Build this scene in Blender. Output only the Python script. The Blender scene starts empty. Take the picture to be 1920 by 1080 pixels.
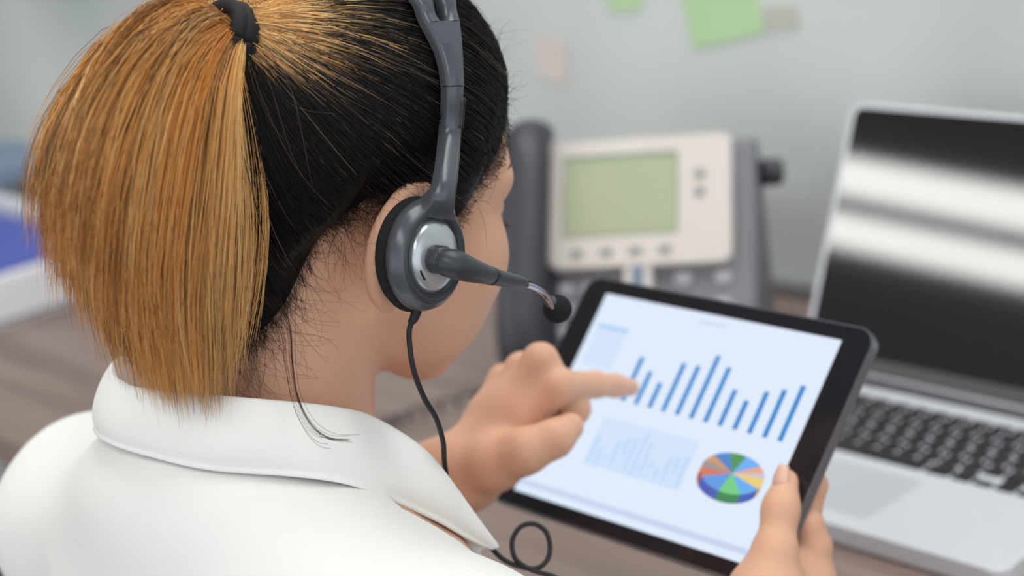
import bpy, bmesh, math, random
import numpy as np
from mathutils import Matrix, Vector

rng = np.random.default_rng(7)
random.seed(7)
scene = bpy.context.scene
COL = scene.collection

# ------------------------------------------------------------------ camera
# world frame: X runs along the desk (to the woman's right), Y towards the glass wall, Z up, desk top at 0.74
CAM_LOC = np.array([0.0, 0.0, 1.344])
CAM_R = np.array([[0.6790199424, 0.7239722963, -0.1216389410],    # image right
                  [0.1406305745, -0.2909024213, -0.9463608312],   # image down
                  [-0.7205240866, 0.6254917229, -0.2993411853]])  # view direction
cam_data = bpy.data.cameras.new('camera')
cam_data.sensor_width = 36.0
cam_data.lens = 63.75
cam_data.clip_start = 0.02
cam_data.clip_end = 60
cam_data.dof.use_dof = True
cam_data.dof.focus_distance = 0.915
cam_data.dof.aperture_fstop = 4.4
cam = bpy.data.objects.new('camera', cam_data)
COL.objects.link(cam)
m = Matrix.Identity(4)
for i in range(3):
    m[i][0] = CAM_R[0][i]; m[i][1] = -CAM_R[1][i]; m[i][2] = -CAM_R[2][i]; m[i][3] = CAM_LOC[i]
cam.matrix_world = m
scene.camera = cam

# ------------------------------------------------------------------ world, exposure
world = bpy.data.worlds.new('world')
scene.world = world
world.use_nodes = True
bg = world.node_tree.nodes['Background']
bg.inputs[0].default_value = (0.93, 0.97, 1.0, 1)
bg.inputs[1].default_value = 1.04
scene.view_settings.view_transform = 'Standard'
scene.view_settings.look = 'None'
scene.view_settings.gamma = 1.0
scene.view_settings.use_curve_mapping = False
scene.view_settings.exposure = 0.28
CEIL = 2.55
LAMP = 9.6          # emission of the ceiling lamp diffusers
LAMP_FILL = 6.0      # dimmer emission of the two lamps added as fill

# ------------------------------------------------------------------ materials
def lin(r, g, b):
    def c(v):
        v /= 255.0
        return v / 12.92 if v <= 0.04045 else ((v + 0.055) / 1.055) ** 2.4
    return (c(r), c(g), c(b), 1.0)

def mat(name, col, rough=0.5, metal=0.0, spec=0.5, noise=None, bump=None, emit=None, emit_s=0.0, sss=0.0, coat=0.0, sheen=0.0):
    """Principled material; noise=(scale, amount, stretch) varies the colour, bump=(scale, strength, distance) the relief"""
    M = bpy.data.materials.new(name)
    M.use_nodes = True
    nt = M.node_tree
    p = nt.nodes['Principled BSDF']
    p.inputs['Base Color'].default_value = col
    p.inputs['Roughness'].default_value = rough
    p.inputs['Metallic'].default_value = metal
    p.inputs['Specular IOR Level'].default_value = spec
    if coat: p.inputs['Coat Weight'].default_value = coat
    if sheen: p.inputs['Sheen Weight'].default_value = sheen
    if sss:
        p.inputs['Subsurface Weight'].default_value = sss
        p.inputs['Subsurface Radius'].default_value = (0.012, 0.005, 0.003)
        p.inputs['Subsurface Scale'].default_value = 0.6
    if emit:
        p.inputs['Emission Color'].default_value = emit
        p.inputs['Emission Strength'].default_value = emit_s
    tc = None
    if noise or bump:
        tc = nt.nodes.new('ShaderNodeTexCoord')
    if noise:
        sc, am, st = noise
        mp = nt.nodes.new('ShaderNodeMapping'); mp.inputs['Scale'].default_value = st
        n = nt.nodes.new('ShaderNodeTexNoise'); n.inputs['Scale'].default_value = sc; n.inputs['Detail'].default_value = 5
        r = nt.nodes.new('ShaderNodeValToRGB')
        a = [max(0, c * (1 - am)) for c in col[:3]] + [1]; b = [min(1, c * (1 + am)) for c in col[:3]] + [1]
        r.color_ramp.elements[0].position = 0.3; r.color_ramp.elements[0].color = a
        r.color_ramp.elements[1].position = 0.7; r.color_ramp.elements[1].color = b
        nt.links.new(tc.outputs['Object'], mp.inputs[0]); nt.links.new(mp.outputs[0], n.inputs['Vector'])
        nt.links.new(n.outputs['Fac'], r.inputs[0]); nt.links.new(r.outputs[0], p.inputs['Base Color'])
    if bump:
        sc, s, dist = bump
        n2 = nt.nodes.new('ShaderNodeTexNoise'); n2.inputs['Scale'].default_value = sc; n2.inputs['Detail'].default_value = 3
        bp = nt.nodes.new('ShaderNodeBump'); bp.inputs['Strength'].default_value = s; bp.inputs['Distance'].default_value = dist
        nt.links.new(tc.outputs['Object'], n2.inputs['Vector']); nt.links.new(n2.outputs['Fac'], bp.inputs['Height'])
        nt.links.new(bp.outputs[0], p.inputs['Normal'])
    return M

def emission(name, col, s):
    M = bpy.data.materials.new(name); M.use_nodes = True
    nt = M.node_tree; nt.nodes.clear()
    o = nt.nodes.new('ShaderNodeOutputMaterial'); e = nt.nodes.new('ShaderNodeEmission')
    e.inputs[0].default_value = col; e.inputs[1].default_value = s
    nt.links.new(e.outputs[0], o.inputs[0])
    return M

def hair_mat(name, rough, spec):
    """hair colour, dye with some painted light and shade, is stored per strand in the colour attribute 'dye'"""
    M = bpy.data.materials.new(name); M.use_nodes = True
    nt = M.node_tree; p = nt.nodes['Principled BSDF']
    a = nt.nodes.new('ShaderNodeVertexColor'); a.layer_name = 'dye'
    nt.links.new(a.outputs[0], p.inputs['Base Color'])
    p.inputs['Roughness'].default_value = rough
    p.inputs['Specular IOR Level'].default_value = spec
    return M

MT = {
    'skin': mat('skin', lin(216, 170, 144), 0.5, spec=0.25, noise=(28, 0.045, (1, 1, 1)), bump=(900, 0.12, 0.0004), sss=0.35),
    'nail': mat('nail', lin(222, 178, 158), 0.42, spec=0.3),
    'shirt': mat('shirt_cotton', lin(238, 238, 236), 0.85, spec=0.15, bump=(1400, 0.15, 0.0003), sheen=0.15),
    'trousers': mat('trousers', lin(40, 44, 56), 0.9),
    'tie': mat('hair_tie', lin(15, 15, 18), 0.8, bump=(700, 0.5, 0.0008)),
    'hs_grey': mat('headset_grey', lin(84, 87, 95), 0.27, metal=0.25, spec=0.5, noise=(60, 0.05, (1, 1, 1))),
    'hs_dark': mat('headset_dark', lin(54, 57, 63), 0.38, spec=0.45, noise=(60, 0.05, (1, 1, 1))),
    'hs_silver': mat('headset_silver', lin(196, 200, 206), 0.3, metal=0.75, noise=(90, 0.03, (1, 1, 1))),
    'foam': mat('black_foam', lin(20, 20, 22), 0.95, bump=(600, 0.8, 0.001)),
    'rubber': mat('black_rubber', lin(28, 29, 32), 0.55, spec=0.4),
    'chrome': mat('bright_metal', lin(205, 208, 222), 0.18, metal=1.0),
    'black': mat('black_plastic', lin(22, 22, 25), 0.4),
    'alu': mat('aluminium', lin(216, 219, 225), 0.45, metal=0.1, noise=(200, 0.02, (1, 1, 1))),
    'case': mat('tablet_case', lin(128, 130, 137), 0.3, metal=0.7, noise=(90, 0.03, (1, 1, 1))),
    'alu_dark': mat('trackpad', lin(200, 203, 211), 0.35, metal=0.1),
    'glass_black': mat('black_screen_glass', lin(24, 23, 28), 0.05, spec=0.95),
    'bezel_black': mat('black_bezel_glass', lin(30, 29, 34), 0.12, spec=0.5),
    'hinge': mat('hinge_grey', lin(78, 77, 80), 0.5),
    'key': mat('key_black', lin(34, 33, 38), 0.5),
    'ph_grey': mat('phone_grey', lin(124, 124, 130), 0.5, noise=(40, 0.04, (1, 1, 1))),
    'ph_dark': mat('phone_dark', lin(58, 58, 66), 0.42, noise=(40, 0.05, (1, 1, 1))),
    'ph_light': mat('phone_panel', lin(212, 205, 201), 0.45, noise=(30, 0.02, (1, 1, 1))),
    'ph_lcd': mat('phone_lcd', lin(172, 180, 150), 0.55, spec=0.2, noise=(12, 0.04, (1, 1, 1))),
    'ph_lcdframe': mat('phone_lcd_frame', lin(132, 146, 130), 0.4),
    'ph_key': mat('phone_key', lin(176, 178, 184), 0.5),
    'ph_blue': mat('phone_blue_key', lin(110, 128, 150), 0.4),
    'ph_soft': mat('phone_soft_key', lin(150, 146, 144), 0.5),
    'white_pl': mat('white_plastic', lin(232, 233, 238), 0.45, noise=(20, 0.02, (1, 1, 1))),
    'blue': mat('blue_card', lin(84, 100, 190), 0.55, noise=(9, 0.08, (1, 1, 1))),
    'bluegrey': mat('blue_grey_card', lin(140, 160, 186), 0.6, noise=(9, 0.08, (1, 1, 1))),
    'charcoal': mat('charcoal_card', lin(96, 94, 98), 0.6, noise=(9, 0.08, (1, 1, 1))),
    'paper': mat('paper', lin(222, 214, 210), 0.8, noise=(9, 0.03, (1, 1, 1))),
    'note_green': mat('note_green', lin(196, 230, 182), 0.8, noise=(14, 0.04, (1, 1, 1))),
    'note_pink': mat('note_pink', lin(224, 215, 211), 0.8, noise=(14, 0.04, (1, 1, 1))),
    'note_beige': mat('note_beige', lin(204, 204, 194), 0.8, noise=(14, 0.04, (1, 1, 1))),
    'chair': mat('chair_fabric', lin(60, 62, 68), 0.9, noise=(80, 0.1, (1, 1, 1))),
    'metal': mat('steel', lin(150, 152, 156), 0.35, metal=0.8),
    'frame': mat('partition_frame', lin(150, 152, 156), 0.4, metal=0.4),
    'floor': mat('carpet', lin(120, 116, 112), 0.95, noise=(60, 0.15, (1, 1, 1)), bump=(300, 0.4, 0.003)),
    'ceiling': mat('ceiling', lin(176, 176, 174), 0.9, noise=(30, 0.02, (1, 1, 1))),
    'lamp_body': mat('lamp_body', lin(60, 60, 64), 0.5, metal=0.3),
    'desk_edge': mat('desk_edge', lin(110, 92, 84), 0.55),
}
# wood laminate: long grain along X
def wood():
    M = bpy.data.materials.new('desk_laminate'); M.use_nodes = True
    nt = M.node_tree; p = nt.nodes['Principled BSDF']
    tc = nt.nodes.new('ShaderNodeTexCoord'); mp = nt.nodes.new('ShaderNodeMapping')
    mp.inputs['Scale'].default_value = (1.2, 14, 14)
    n = nt.nodes.new('ShaderNodeTexNoise'); n.inputs['Scale'].default_value = 2.2; n.inputs['Detail'].default_value = 7; n.inputs['Distortion'].default_value = 0.6
    r = nt.nodes.new('ShaderNodeValToRGB')
    e = r.color_ramp.elements
    e[0].position = 0.3; e[0].color = lin(122, 103, 97)
    e[1].position = 0.72; e[1].color = lin(156, 136, 130)
    nt.links.new(tc.outputs['Object'], mp.inputs[0]); nt.links.new(mp.outputs[0], n.inputs['Vector'])
    nt.links.new(n.outputs['Fac'], r.inputs[0]); nt.links.new(r.outputs[0], p.inputs['Base Color'])
    p.inputs['Roughness'].default_value = 0.42
    return M
MT['wood'] = wood()
# frosted glass partition: pale grey-green, cloudy
def frosted():
    M = bpy.data.materials.new('frosted_glass'); M.use_nodes = True
    nt = M.node_tree; p = nt.nodes['Principled BSDF']
    tc = nt.nodes.new('ShaderNodeTexCoord')
    n = nt.nodes.new('ShaderNodeTexNoise'); n.inputs['Scale'].default_value = 2.3; n.inputs['Detail'].default_value = 2.5; n.inputs['Roughness'].default_value = 0.45
    r = nt.nodes.new('ShaderNodeValToRGB')
    e = r.color_ramp.elements
    e[0].position = 0.28; e[0].color = lin(184, 193, 193)
    e[1].position = 0.72; e[1].color = lin(232, 238, 236)
    k = e.new(0.5); k.color = lin(212, 219, 218)
    nt.links.new(tc.outputs['Object'], n.inputs['Vector']); nt.links.new(n.outputs['Fac'], r.inputs[0])
    nt.links.new(r.outputs[0], p.inputs['Base Color'])
    p.inputs['Roughness'].default_value = 0.5
    p.inputs['Specular IOR Level'].default_value = 0.35
    return M
MT['frosted'] = frosted()
# lip colour on the skin, from the point attribute 'lip'
_nt = MT['skin'].node_tree; _p = _nt.nodes['Principled BSDF']; _src = _p.inputs['Base Color'].links[0].from_socket
_a = _nt.nodes.new('ShaderNodeAttribute'); _a.attribute_name = 'lip'
_m = _nt.nodes.new('ShaderNodeMix'); _m.data_type = 'RGBA'
_nt.links.new(_a.outputs['Fac'], _m.inputs[0]); _nt.links.new(_src, _m.inputs[6]); _m.inputs[7].default_value = lin(196, 112, 104)
_nt.links.new(_m.outputs[2], _p.inputs['Base Color'])
MT['hair'] = hair_mat('dark_hair', 0.45, 0.28)
MT['ponytail'] = hair_mat('dyed_hair', 0.42, 0.45)

# ------------------------------------------------------------------ helpers
def link(o, parent=None):
    COL.objects.link(o)
    if parent is not None: o.parent = parent
    return o

def tag(o, label=None, cat=None, group=None, kind=None):
    if label: o['label'] = label
    if cat: o['category'] = cat
    if group: o['group'] = group
    if kind: o['kind'] = kind
    return o

def empty(name, loc, rz=0.0, M=None):
    o = bpy.data.objects.new(name, None)
    o.empty_display_size = 0.05
    COL.objects.link(o)
    if M is not None: o.matrix_world = M
    else:
        o.location = loc; o.rotation_euler = (0, 0, rz)
    return o

def fast_mesh(name, V, F):
    """V (n,3) array, F (m,k) array of one polygon size"""
    me = bpy.data.meshes.new(name)
    V = np.asarray(V, dtype=np.float32); F = np.asarray(F, dtype=np.int32)
    me.vertices.add(len(V)); me.vertices.foreach_set('co', V.ravel())
    k = F.shape[1]
    me.loops.add(F.size); me.loops.foreach_set('vertex_index', F.ravel())
    me.polygons.add(len(F)); me.polygons.foreach_set('loop_start', np.arange(0, F.size, k, dtype=np.int32))
    me.update(calc_edges=True)
    return me

def smooth(me, on=True):
    me.polygons.foreach_set('use_smooth', np.full(len(me.polygons), on))

def part(name, me, material, parent=None, sm=True):
    if material: me.materials.append(material)
    if sm: smooth(me)
    return link(bpy.data.objects.new(name, me), parent)

def bm_mesh(bm, name):
    bmesh.ops.recalc_face_normals(bm, faces=bm.faces)
    me = bpy.data.meshes.new(name); bm.to_mesh(me); bm.free()
    return me

def autosmooth(o, ang=35):
    me = o.data
    smooth(me)
    bm = bmesh.new(); bm.from_mesh(me)
    lim = math.radians(ang)
    for e in bm.edges:
        if len(e.link_faces) == 2 and e.calc_face_angle(0) > lim: e.smooth = False
    ar_ = sorted(f_.calc_area() for f_ in bm.faces)
    big = ar_[len(ar_)//2]*6
    for f_ in bm.faces:
        if f_.calc_area() > big or len(f_.verts) > 6: f_.smooth = False
    bm.to_mesh(me); bm.free()
    return o

def box(name, lo, hi, material, parent=None, bevel=0.0, seg=2):
    bm = bmesh.new()
    bmesh.ops.create_cube(bm, size=1)
    lo = Vector(lo); hi = Vector(hi)
    for v in bm.verts:
        v.co = Vector([(lo[i] + hi[i]) / 2 + v.co[i] * (hi[i] - lo[i]) for i in range(3)])
    if bevel: bmesh.ops.bevel(bm, geom=bm.edges[:], offset=bevel, segments=seg, affect='EDGES', profile=0.5)
    o = part(name, bm_mesh(bm, name), material, parent, False)
    return autosmooth(o)

def rrect(w, h, r, seg=6):
    pts = []
    for cx, cy, a0 in ((w/2-r, h/2-r, 0), (-w/2+r, h/2-r, 90), (-w/2+r, -h/2+r, 180), (w/2-r, -h/2+r, 270)):
        for i in range(seg + 1):
            a = math.radians(a0 + 90 * i / seg)
            pts.append((cx + r * math.cos(a), cy + r * math.sin(a)))
    return pts

def plate(name, w, h, r, z0, z1, material, parent=None, M=None, bevel=0.0, seg=6, cx=0.0, cy=0.0, bseg=2):
    """rounded rectangle plate in the XY plane between z0 and z1"""
    bm = bmesh.new()
    pts = rrect(w, h, r, seg)
    lo = [bm.verts.new((x + cx, y + cy, z0)) for x, y in pts]; hi = [bm.verts.new((x + cx, y + cy, z1)) for x, y in pts]
    n = len(pts)
    top = bm.faces.new(hi); bot = bm.faces.new(lo[::-1])
    for i in range(n): bm.faces.new((lo[i], lo[(i+1) % n], hi[(i+1) % n], hi[i]))
    if bevel:
        ed = [e for e in bm.edges if top in e.link_faces or bot in e.link_faces]
        bmesh.ops.bevel(bm, geom=ed, offset=bevel, segments=bseg, affect='EDGES', profile=0.5)
    if M is not None: bm.transform(M)
    o = part(name, bm_mesh(bm, name), material, parent, False)
    return autosmooth(o, 30)

def prism(name, profile, x0, x1, material, parent=None, bevel=0.0):
    """profile of (y, z) extruded along X"""
    bm = bmesh.new()
    a = [bm.verts.new((x0, y, z)) for y, z in profile]; b = [bm.verts.new((x1, y, z)) for y, z in profile]
    n = len(profile)
    bm.faces.new(a[::-1]); bm.faces.new(b)
    for i in range(n): bm.faces.new((a[i], a[(i+1) % n], b[(i+1) % n], b[i]))
    bmesh.ops.recalc_face_normals(bm, faces=bm.faces)
    if bevel: bmesh.ops.bevel(bm, geom=bm.edges[:], offset=bevel, segments=2, affect='EDGES', profile=0.5)
    o = part(name, bm_mesh(bm, name), material, parent, False)
    return autosmooth(o)

def catmull(P, n):
    P = np.asarray(P, float)
    Q = np.vstack([2*P[0]-P[1], P, 2*P[-1]-P[-2]])
    t = np.linspace(0, len(P)-1-1e-9, n); i = t.astype(int); u = (t - i)[:, None]
    a, b, c, d = Q[i], Q[i+1], Q[i+2], Q[i+3]
    return 0.5*((2*b)+(-a+c)*u+(2*a-5*b+4*c-d)*u*u+(-a+3*b-3*c+d)*u**3)

def frames(C):
    T = np.gradient(C, axis=0); T /= np.linalg.norm(T, axis=1)[:, None] + 1e-12
    r = np.array([0, 0, 1.0]) if abs(T[0][2]) < 0.9 else np.array([1.0, 0, 0])
    N = np.zeros_like(C); n = r - T[0]*(r @ T[0]); n /= np.linalg.norm(n); N[0] = n
    for i in range(1, len(C)):
        n = n - T[i]*(n @ T[i]); n /= np.linalg.norm(n); N[i] = n
    return T, N, np.cross(T, N)

def tube_mesh(name, C, rad, sides=12, flat=None, ref=None):
    """tube along C; rad scalar or per point; flat=(a, b) scales the two cross axes; ref keeps axis N along a vector"""
    C = np.asarray(C, float); n = len(C)
    rad = np.broadcast_to(np.asarray(rad, float), (n,))
    T, N, B = frames(C)
    if ref is not None:
        R = np.broadcast_to(np.asarray(ref, float), (n, 3))
        N = R - T*(R*T).sum(1)[:, None]; N /= np.linalg.norm(N, axis=1)[:, None]; B = np.cross(T, N)
    fa, fb = flat if flat else (1, 1)
    fa = np.broadcast_to(np.asarray(fa, float), (n,)); fb = np.broadcast_to(np.asarray(fb, float), (n,))
    bm = bmesh.new(); rings = []
    for i in range(n):
        rings.append([bm.verts.new(C[i] + rad[i]*(fa[i]*math.cos(2*math.pi*k/sides)*N[i] + fb[i]*math.sin(2*math.pi*k/sides)*B[i])) for k in range(sides)])
    for i in range(n-1):
        for k in range(sides):
            bm.faces.new((rings[i][k], rings[i][(k+1) % sides], rings[i+1][(k+1) % sides], rings[i+1][k]))
    bm.faces.new(rings[0][::-1]); bm.faces.new(rings[-1])
    return bm_mesh(bm, name)

def lathe_mesh(name, prof, origin, axis, sides=40, sx=1.0, up=(0, 0, 1)):
    """prof of (radius, height along axis); sx squeezes the ring along the horizontal cross axis"""
    origin = np.array(origin, float); ax = np.array(axis, float); ax /= np.linalg.norm(ax)
    u = np.array(up, float); u -= ax*(u @ ax); u /= np.linalg.norm(u); w = np.cross(ax, u)
    bm = bmesh.new(); rings = []
    for r, h in prof:
        if r < 1e-6: rings.append([bm.verts.new(origin + ax*h)])
        else: rings.append([bm.verts.new(origin + ax*h + r*(math.cos(2*math.pi*k/sides)*u + sx*math.sin(2*math.pi*k/sides)*w)) for k in range(sides)])
    for a, b in zip(rings, rings[1:]):
        for k in range(sides):
            k2 = (k+1) % sides
            if len(a) == 1 and len(b) == 1: continue
            if len(a) == 1: bm.faces.new((a[0], b[k], b[k2]))
            elif len(b) == 1: bm.faces.new((a[k], a[k2], b[0]))
            else: bm.faces.new((a[k], a[k2], b[k2], b[k]))
    return bm_mesh(bm, name)

def P(px, py, d):
    """3-D point at distance d along the view axis for a point measured in the 1920x1080 photograph"""
    return CAM_LOC + CAM_R.T @ np.array([(px-960)/3400*d, (py-540)/3400*d, d])

def PX(px, py, x):
    """the same, at the sagittal plane X = x"""
    d = CAM_R.T @ np.array([(px-960)/3400, (py-540)/3400, 1.0])
    return CAM_LOC + d*(x/d[0])

#=STRUCTURE
# ------------------------------------------------------------------ the room
WALL_Y = 1.385
tag(box('floor', (-5.2, -4.2, -0.05), (2.6, 4.5, 0.0), MT['floor']), 'grey carpet floor under the desk', 'floor', kind='structure')
tag(box('ceiling', (-5.2, -4.2, CEIL), (2.6, 4.5, CEIL+0.05), MT['ceiling']), 'white office ceiling', 'ceiling', kind='structure')
wall = box('wall_back', (-5.2, WALL_Y, 0.0), (2.6, WALL_Y+0.012, CEIL), MT['frosted'])
tag(wall, 'frosted pale grey-green glass partition behind the desk', 'wall', kind='structure')
tag(box('wall_left', (-5.25, -4.2, 0.0), (-5.2, WALL_Y, CEIL), MT['ceiling']), 'plain grey office wall far to the left', 'wall', kind='structure')
for x in (-4.0, 0.35, 1.7):
    box('mullion', (x, WALL_Y-0.008, 0.0), (x+0.03, WALL_Y+0.02, CEIL), MT['frame'], wall, 0.002)
tag(box('trim_1', (-5.2, WALL_Y-0.012, 0.7405), (2.6, WALL_Y, 0.757), MT['frame'], None, 0.002), 'grey metal rail along the foot of the glass partition', 'trim', kind='structure')

# ceiling lamps: two long diffusers side by side in a dark housing; one is mirrored in the laptop screen, two are added fill
def ceiling_lamp(name, loc, rz, length, label, m_='lamp'):
    r = empty(name, loc, rz)
    tag(r, label, 'ceiling lamp', 'long twin ceiling lamps')
    box('housing', (-length/2-0.02, -0.325, -0.02), (length/2+0.02, 0.325, 0.0), MT['lamp_body'], r, 0.004)
    for y0, y1 in ((-0.292, -0.062), (0.062, 0.292)):
        box('diffuser', (-length/2, y0, -0.028), (length/2, y1, -0.0195), MT[m_], r, 0.003)
    return r
MT['lamp'] = emission('lamp_diffuser', (1.0, 0.99, 0.96, 1), LAMP)
MT['lamp_fill'] = emission('lamp_fill_diffuser', (1.0, 0.99, 0.96, 1), LAMP_FILL)
ceiling_lamp('ceiling_lamp', (-2.85, -1.645, CEIL), math.radians(-7.5), 3.0, 'long twin ceiling lamp mirrored in the laptop screen')
ceiling_lamp('ceiling_lamp', (0.45, -0.75, CEIL), math.radians(-7.5), 2.2, 'added twin ceiling lamp behind the woman, fill light', 'lamp_fill')  # unseen lamp added so the world light alone does not look flat
ceiling_lamp('ceiling_lamp', (-0.75, 0.98, CEIL), 0, 2.2, 'added twin ceiling lamp above the desk beside the glass wall, fill light', 'lamp_fill')  # unseen lamp added to brighten laptop, desk and glass wall

#=DESK
# ------------------------------------------------------------------ desk
DZ = 0.74
desk = empty('desk', (-1.3, 1.0, 0.0))
tag(desk, 'brown wood laminate desk against the frosted glass wall', 'desk')
def dbox(n, lo, hi, m_, bv): return box(n, (lo[0]+1.3, lo[1]-1.0, lo[2]), (hi[0]+1.3, hi[1]-1.0, hi[2]), m_, desk, bv)
dbox('desktop', (-3.0, 0.70, DZ-0.03), (0.2, WALL_Y-0.013, DZ), MT['wood'], 0.002)
for x in (-2.9, -1.4, 0.06):
    for y in (0.76, 1.28):
        dbox('leg', (x, y, 0.0), (x+0.05, y+0.05, DZ-0.03), MT['metal'], 0.003)
dbox('rail', (-2.85, 1.295, 0.62), (0.06, 1.315, 0.70), MT['metal'], 0.002)

#=LAPTOP
# ------------------------------------------------------------------ laptop
LU, LV, LT = 0.359, 0.247, 0.016
lap = empty('laptop', (-0.988, 0.947, DZ))
tag(lap, 'open silver laptop with black screen, behind the tablet on the desk', 'laptop')
plate('base', LU, LV, 0.012, 0.002, LT, MT['alu'], lap, None, 0.0018, 8, LU/2, LV/2)
plate('trackpad', 0.105, 0.076, 0.004, LT-0.0004, LT+0.0003, MT['alu_dark'], lap, None, 0.0002, 4, LU/2, 0.057)
for x in (0.02, LU-0.02):
    for y in (0.02, LV-0.025):
        part('foot', lathe_mesh('foot', [(0, 0), (0.008, 0), (0.008, 0.003), (0, 0.003)], (x, y, 0), (0, 0, 1), 16), MT['rubber'], lap)
# keys, one object each, alike keys share a mesh
key_cache = {}
def key(u, v, w, h):
    k = (round(w, 4), round(h, 4))
    if k not in key_cache:
        bm = bmesh.new()
        pts = rrect(w, h, 0.0018, 2)
        a = [bm.verts.new((x, y, 0)) for x, y in pts]; b = [bm.verts.new((x*0.965, y*0.965, 0.0014)) for x, y in pts]
        bm.faces.new(b)
        for i in range(len(pts)): bm.faces.new((a[i], a[(i+1) % len(pts)], b[(i+1) % len(pts)], b[i]))
        me = bm_mesh(bm, 'key'); me.materials.append(MT['key']); key_cache[k] = me
    o = bpy.data.objects.new('key', key_cache[k]); link(o, lap)
    o.location = (u, v, LT)
PITCH, KO, KB = 0.019, 0.0437, 0.110
rows = [
    [1, 1, 1, 1.25, 5, 1.25, 1, 'a', 'b', 'a'],
    [2.3, 1, 1, 1, 1, 1, 1, 1, 1, 1, 1, 2],
    [1.8, 1, 1, 1, 1, 1, 1, 1, 1, 1, 1, 1, 1.5],
    [1.5, 1, 1, 1, 1, 1, 1, 1, 1, 1, 1, 1, 1, 0.8],
    [1, 1, 1, 1, 1, 1, 1, 1, 1, 1, 1, 1, 1, 1.3],
]
for ri, row in enumerate(rows):
    u = KO; v = KB + ri*PITCH
    for w in row:
        ww = (1 if isinstance(w, str) else w)*PITCH
        if w == 'a': key(u + ww/2 - 0.0012, v + 0.0042, ww-0.0026, 0.0078)
        elif w == 'b':
            key(u + ww/2 - 0.0012, v + 0.0042, ww-0.0026, 0.0078); key(u + ww/2 - 0.0012, v + 0.0128, ww-0.0026, 0.0078)
        else: key(u + ww/2 - 0.0012, v + 0.0083, ww-0.0026, 0.0165)
        u += ww
for i in range(14): key(KO + (i+0.5)*0.2717/14 - 0.0012, KB + 5*PITCH + 0.0045, 0.2717/14-0.0026, 0.009)
part('hinge', tube_mesh('hinge', [(0.03, 0.2385, 0.0165), (LU-0.03, 0.2385, 0.0165)], 0.0058, 16), MT['hinge'], lap)
LID_A = 1.136
lidM = Matrix.Translation((LU/2, 0.2385, 0.018)) @ Matrix.Rotation(LID_A, 4, 'X')
lid = plate('lid', LU, 0.240, 0.012, -0.006, 0.0, MT['alu'], lap, lidM, 0.001, 8, 0, 0.1225)
glass = plate('screen', LU-0.010, 0.231, 0.008, 0.0, 0.0009, MT['glass_black'], lap, lidM, 0.0003, 8, 0, 0.1225)
plate('hinge_cover', LU-0.010, 0.013, 0.002, 0.0009, 0.0016, MT['hinge'], lap, lidM, 0.0003, 4, 0, 0.0135)
part('webcam', lathe_mesh('webcam', [(0, 0.0009), (0.003, 0.0009), (0.003, 0.0012), (0, 0.0012)], (0, 0, 0), (0, 0, 1), 16), MT['black'], lap).matrix_local = lidM @ Matrix.Translation((0, 0.232, 0))

#=PHONE
# ------------------------------------------------------------------ desk telephone
S = 0.92
ph_rz = math.radians(34)
BETA = math.radians(55)
cb, sb = math.cos(BETA), math.sin(BETA)
ph_c = P(1205, 382, 1.70)
loc_panel = np.array([0.135*S - 0.125*S, 0.184*S*cb, 0.014 + 0.184*S*sb])
rotz = np.array([[math.cos(ph_rz), -math.sin(ph_rz), 0], [math.sin(ph_rz), math.cos(ph_rz), 0], [0, 0, 1]])
ph_loc = ph_c - rotz @ loc_panel
ph = empty('desk_phone', (ph_loc[0], ph_loc[1], DZ), ph_rz)
tag(ph, 'grey office desk telephone with pale display panel and dark handset', 'telephone')
FL = 0.25*S
prof = [(0.0, 0.0), (0.0, 0.014), (FL*cb, 0.014+FL*sb), (FL*cb+0.03, 0.014+FL*sb-0.006), (FL*cb+0.05, 0.06), (FL*cb+0.045, 0.0)]
prism('body', prof, -0.125*S, 0.125*S, MT['ph_grey'], ph, 0.006)
faceM = Matrix.Translation((0, 0, 0.014)) @ Matrix.Rotation(BETA, 4, 'X')     # local x right, y up the face, z out of it
def fp(name, w, h, r, z0, z1, m_, cx, cy, bv=0.0, parent=ph, M=None): return plate(name, w*S, h*S, r*S, z0, z1, m_, parent, (M or faceM), bv, 5, cx*S, cy*S)
panel = fp('display_panel', 0.186, 0.136, 0.008, -0.004, 0.016, MT['ph_light'], 0.0095, 0.184, 0.003)
fp('screen_frame', 0.119, 0.088, 0.003, 0.0155, 0.0166, MT['ph_lcdframe'], -0.0105, 0.192, 0.0003)
fp('screen', 0.115, 0.081, 0.002, 0.0160, 0.0172, MT['ph_lcd'], -0.0105, 0.1895, 0.0003)
for cx in (-0.048, -0.018, 0.012, 0.042):
    fp('soft_key', 0.013, 0.007, 0.003, 0.0155, 0.0185, MT['ph_soft'], cx - 0.006, 0.131, 0.0008)
for cy in (0.209, 0.190):
    fp('line_key', 0.010, 0.009, 0.004, 0.0155, 0.019, MT['ph_soft'], 0.071, cy, 0.001)
fp('panel_tongue', 0.028, 0.05, 0.004, -0.002, 0.014, MT['ph_light'], 0.008, 0.098, 0.002)
fp('scroll_key', 0.011, 0.026, 0.004, 0.0135, 0.0165, MT['ph_blue'], 0.008, 0.103, 0.001)
for cx in (0.052, 0.092):
    for cy in (0.075, 0.104):
        fp('function_key', 0.017, 0.014, 0.005, -0.001, 0.004, MT['ph_key'], cx, cy, 0.001)
nav = part('volume_rocker', lathe_mesh('volume_rocker', [(0.0, 0.006), (0.010*S, 0.006), (0.012*S, 0.003), (0.012*S, -0.002)], (0, 0, 0), (0, 0, 1), 24), MT['ph_blue'], ph)
nav.matrix_local = faceM @ Matrix.Translation((0.072*S, 0.089*S, 0))
for r_ in range(4):
    for c_ in range(3):
        fp('keypad_key', 0.017, 0.012, 0.005, -0.001, 0.004, MT['ph_key'], -0.068 + c_*0.024, 0.098 - r_*0.022, 0.001)
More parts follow.
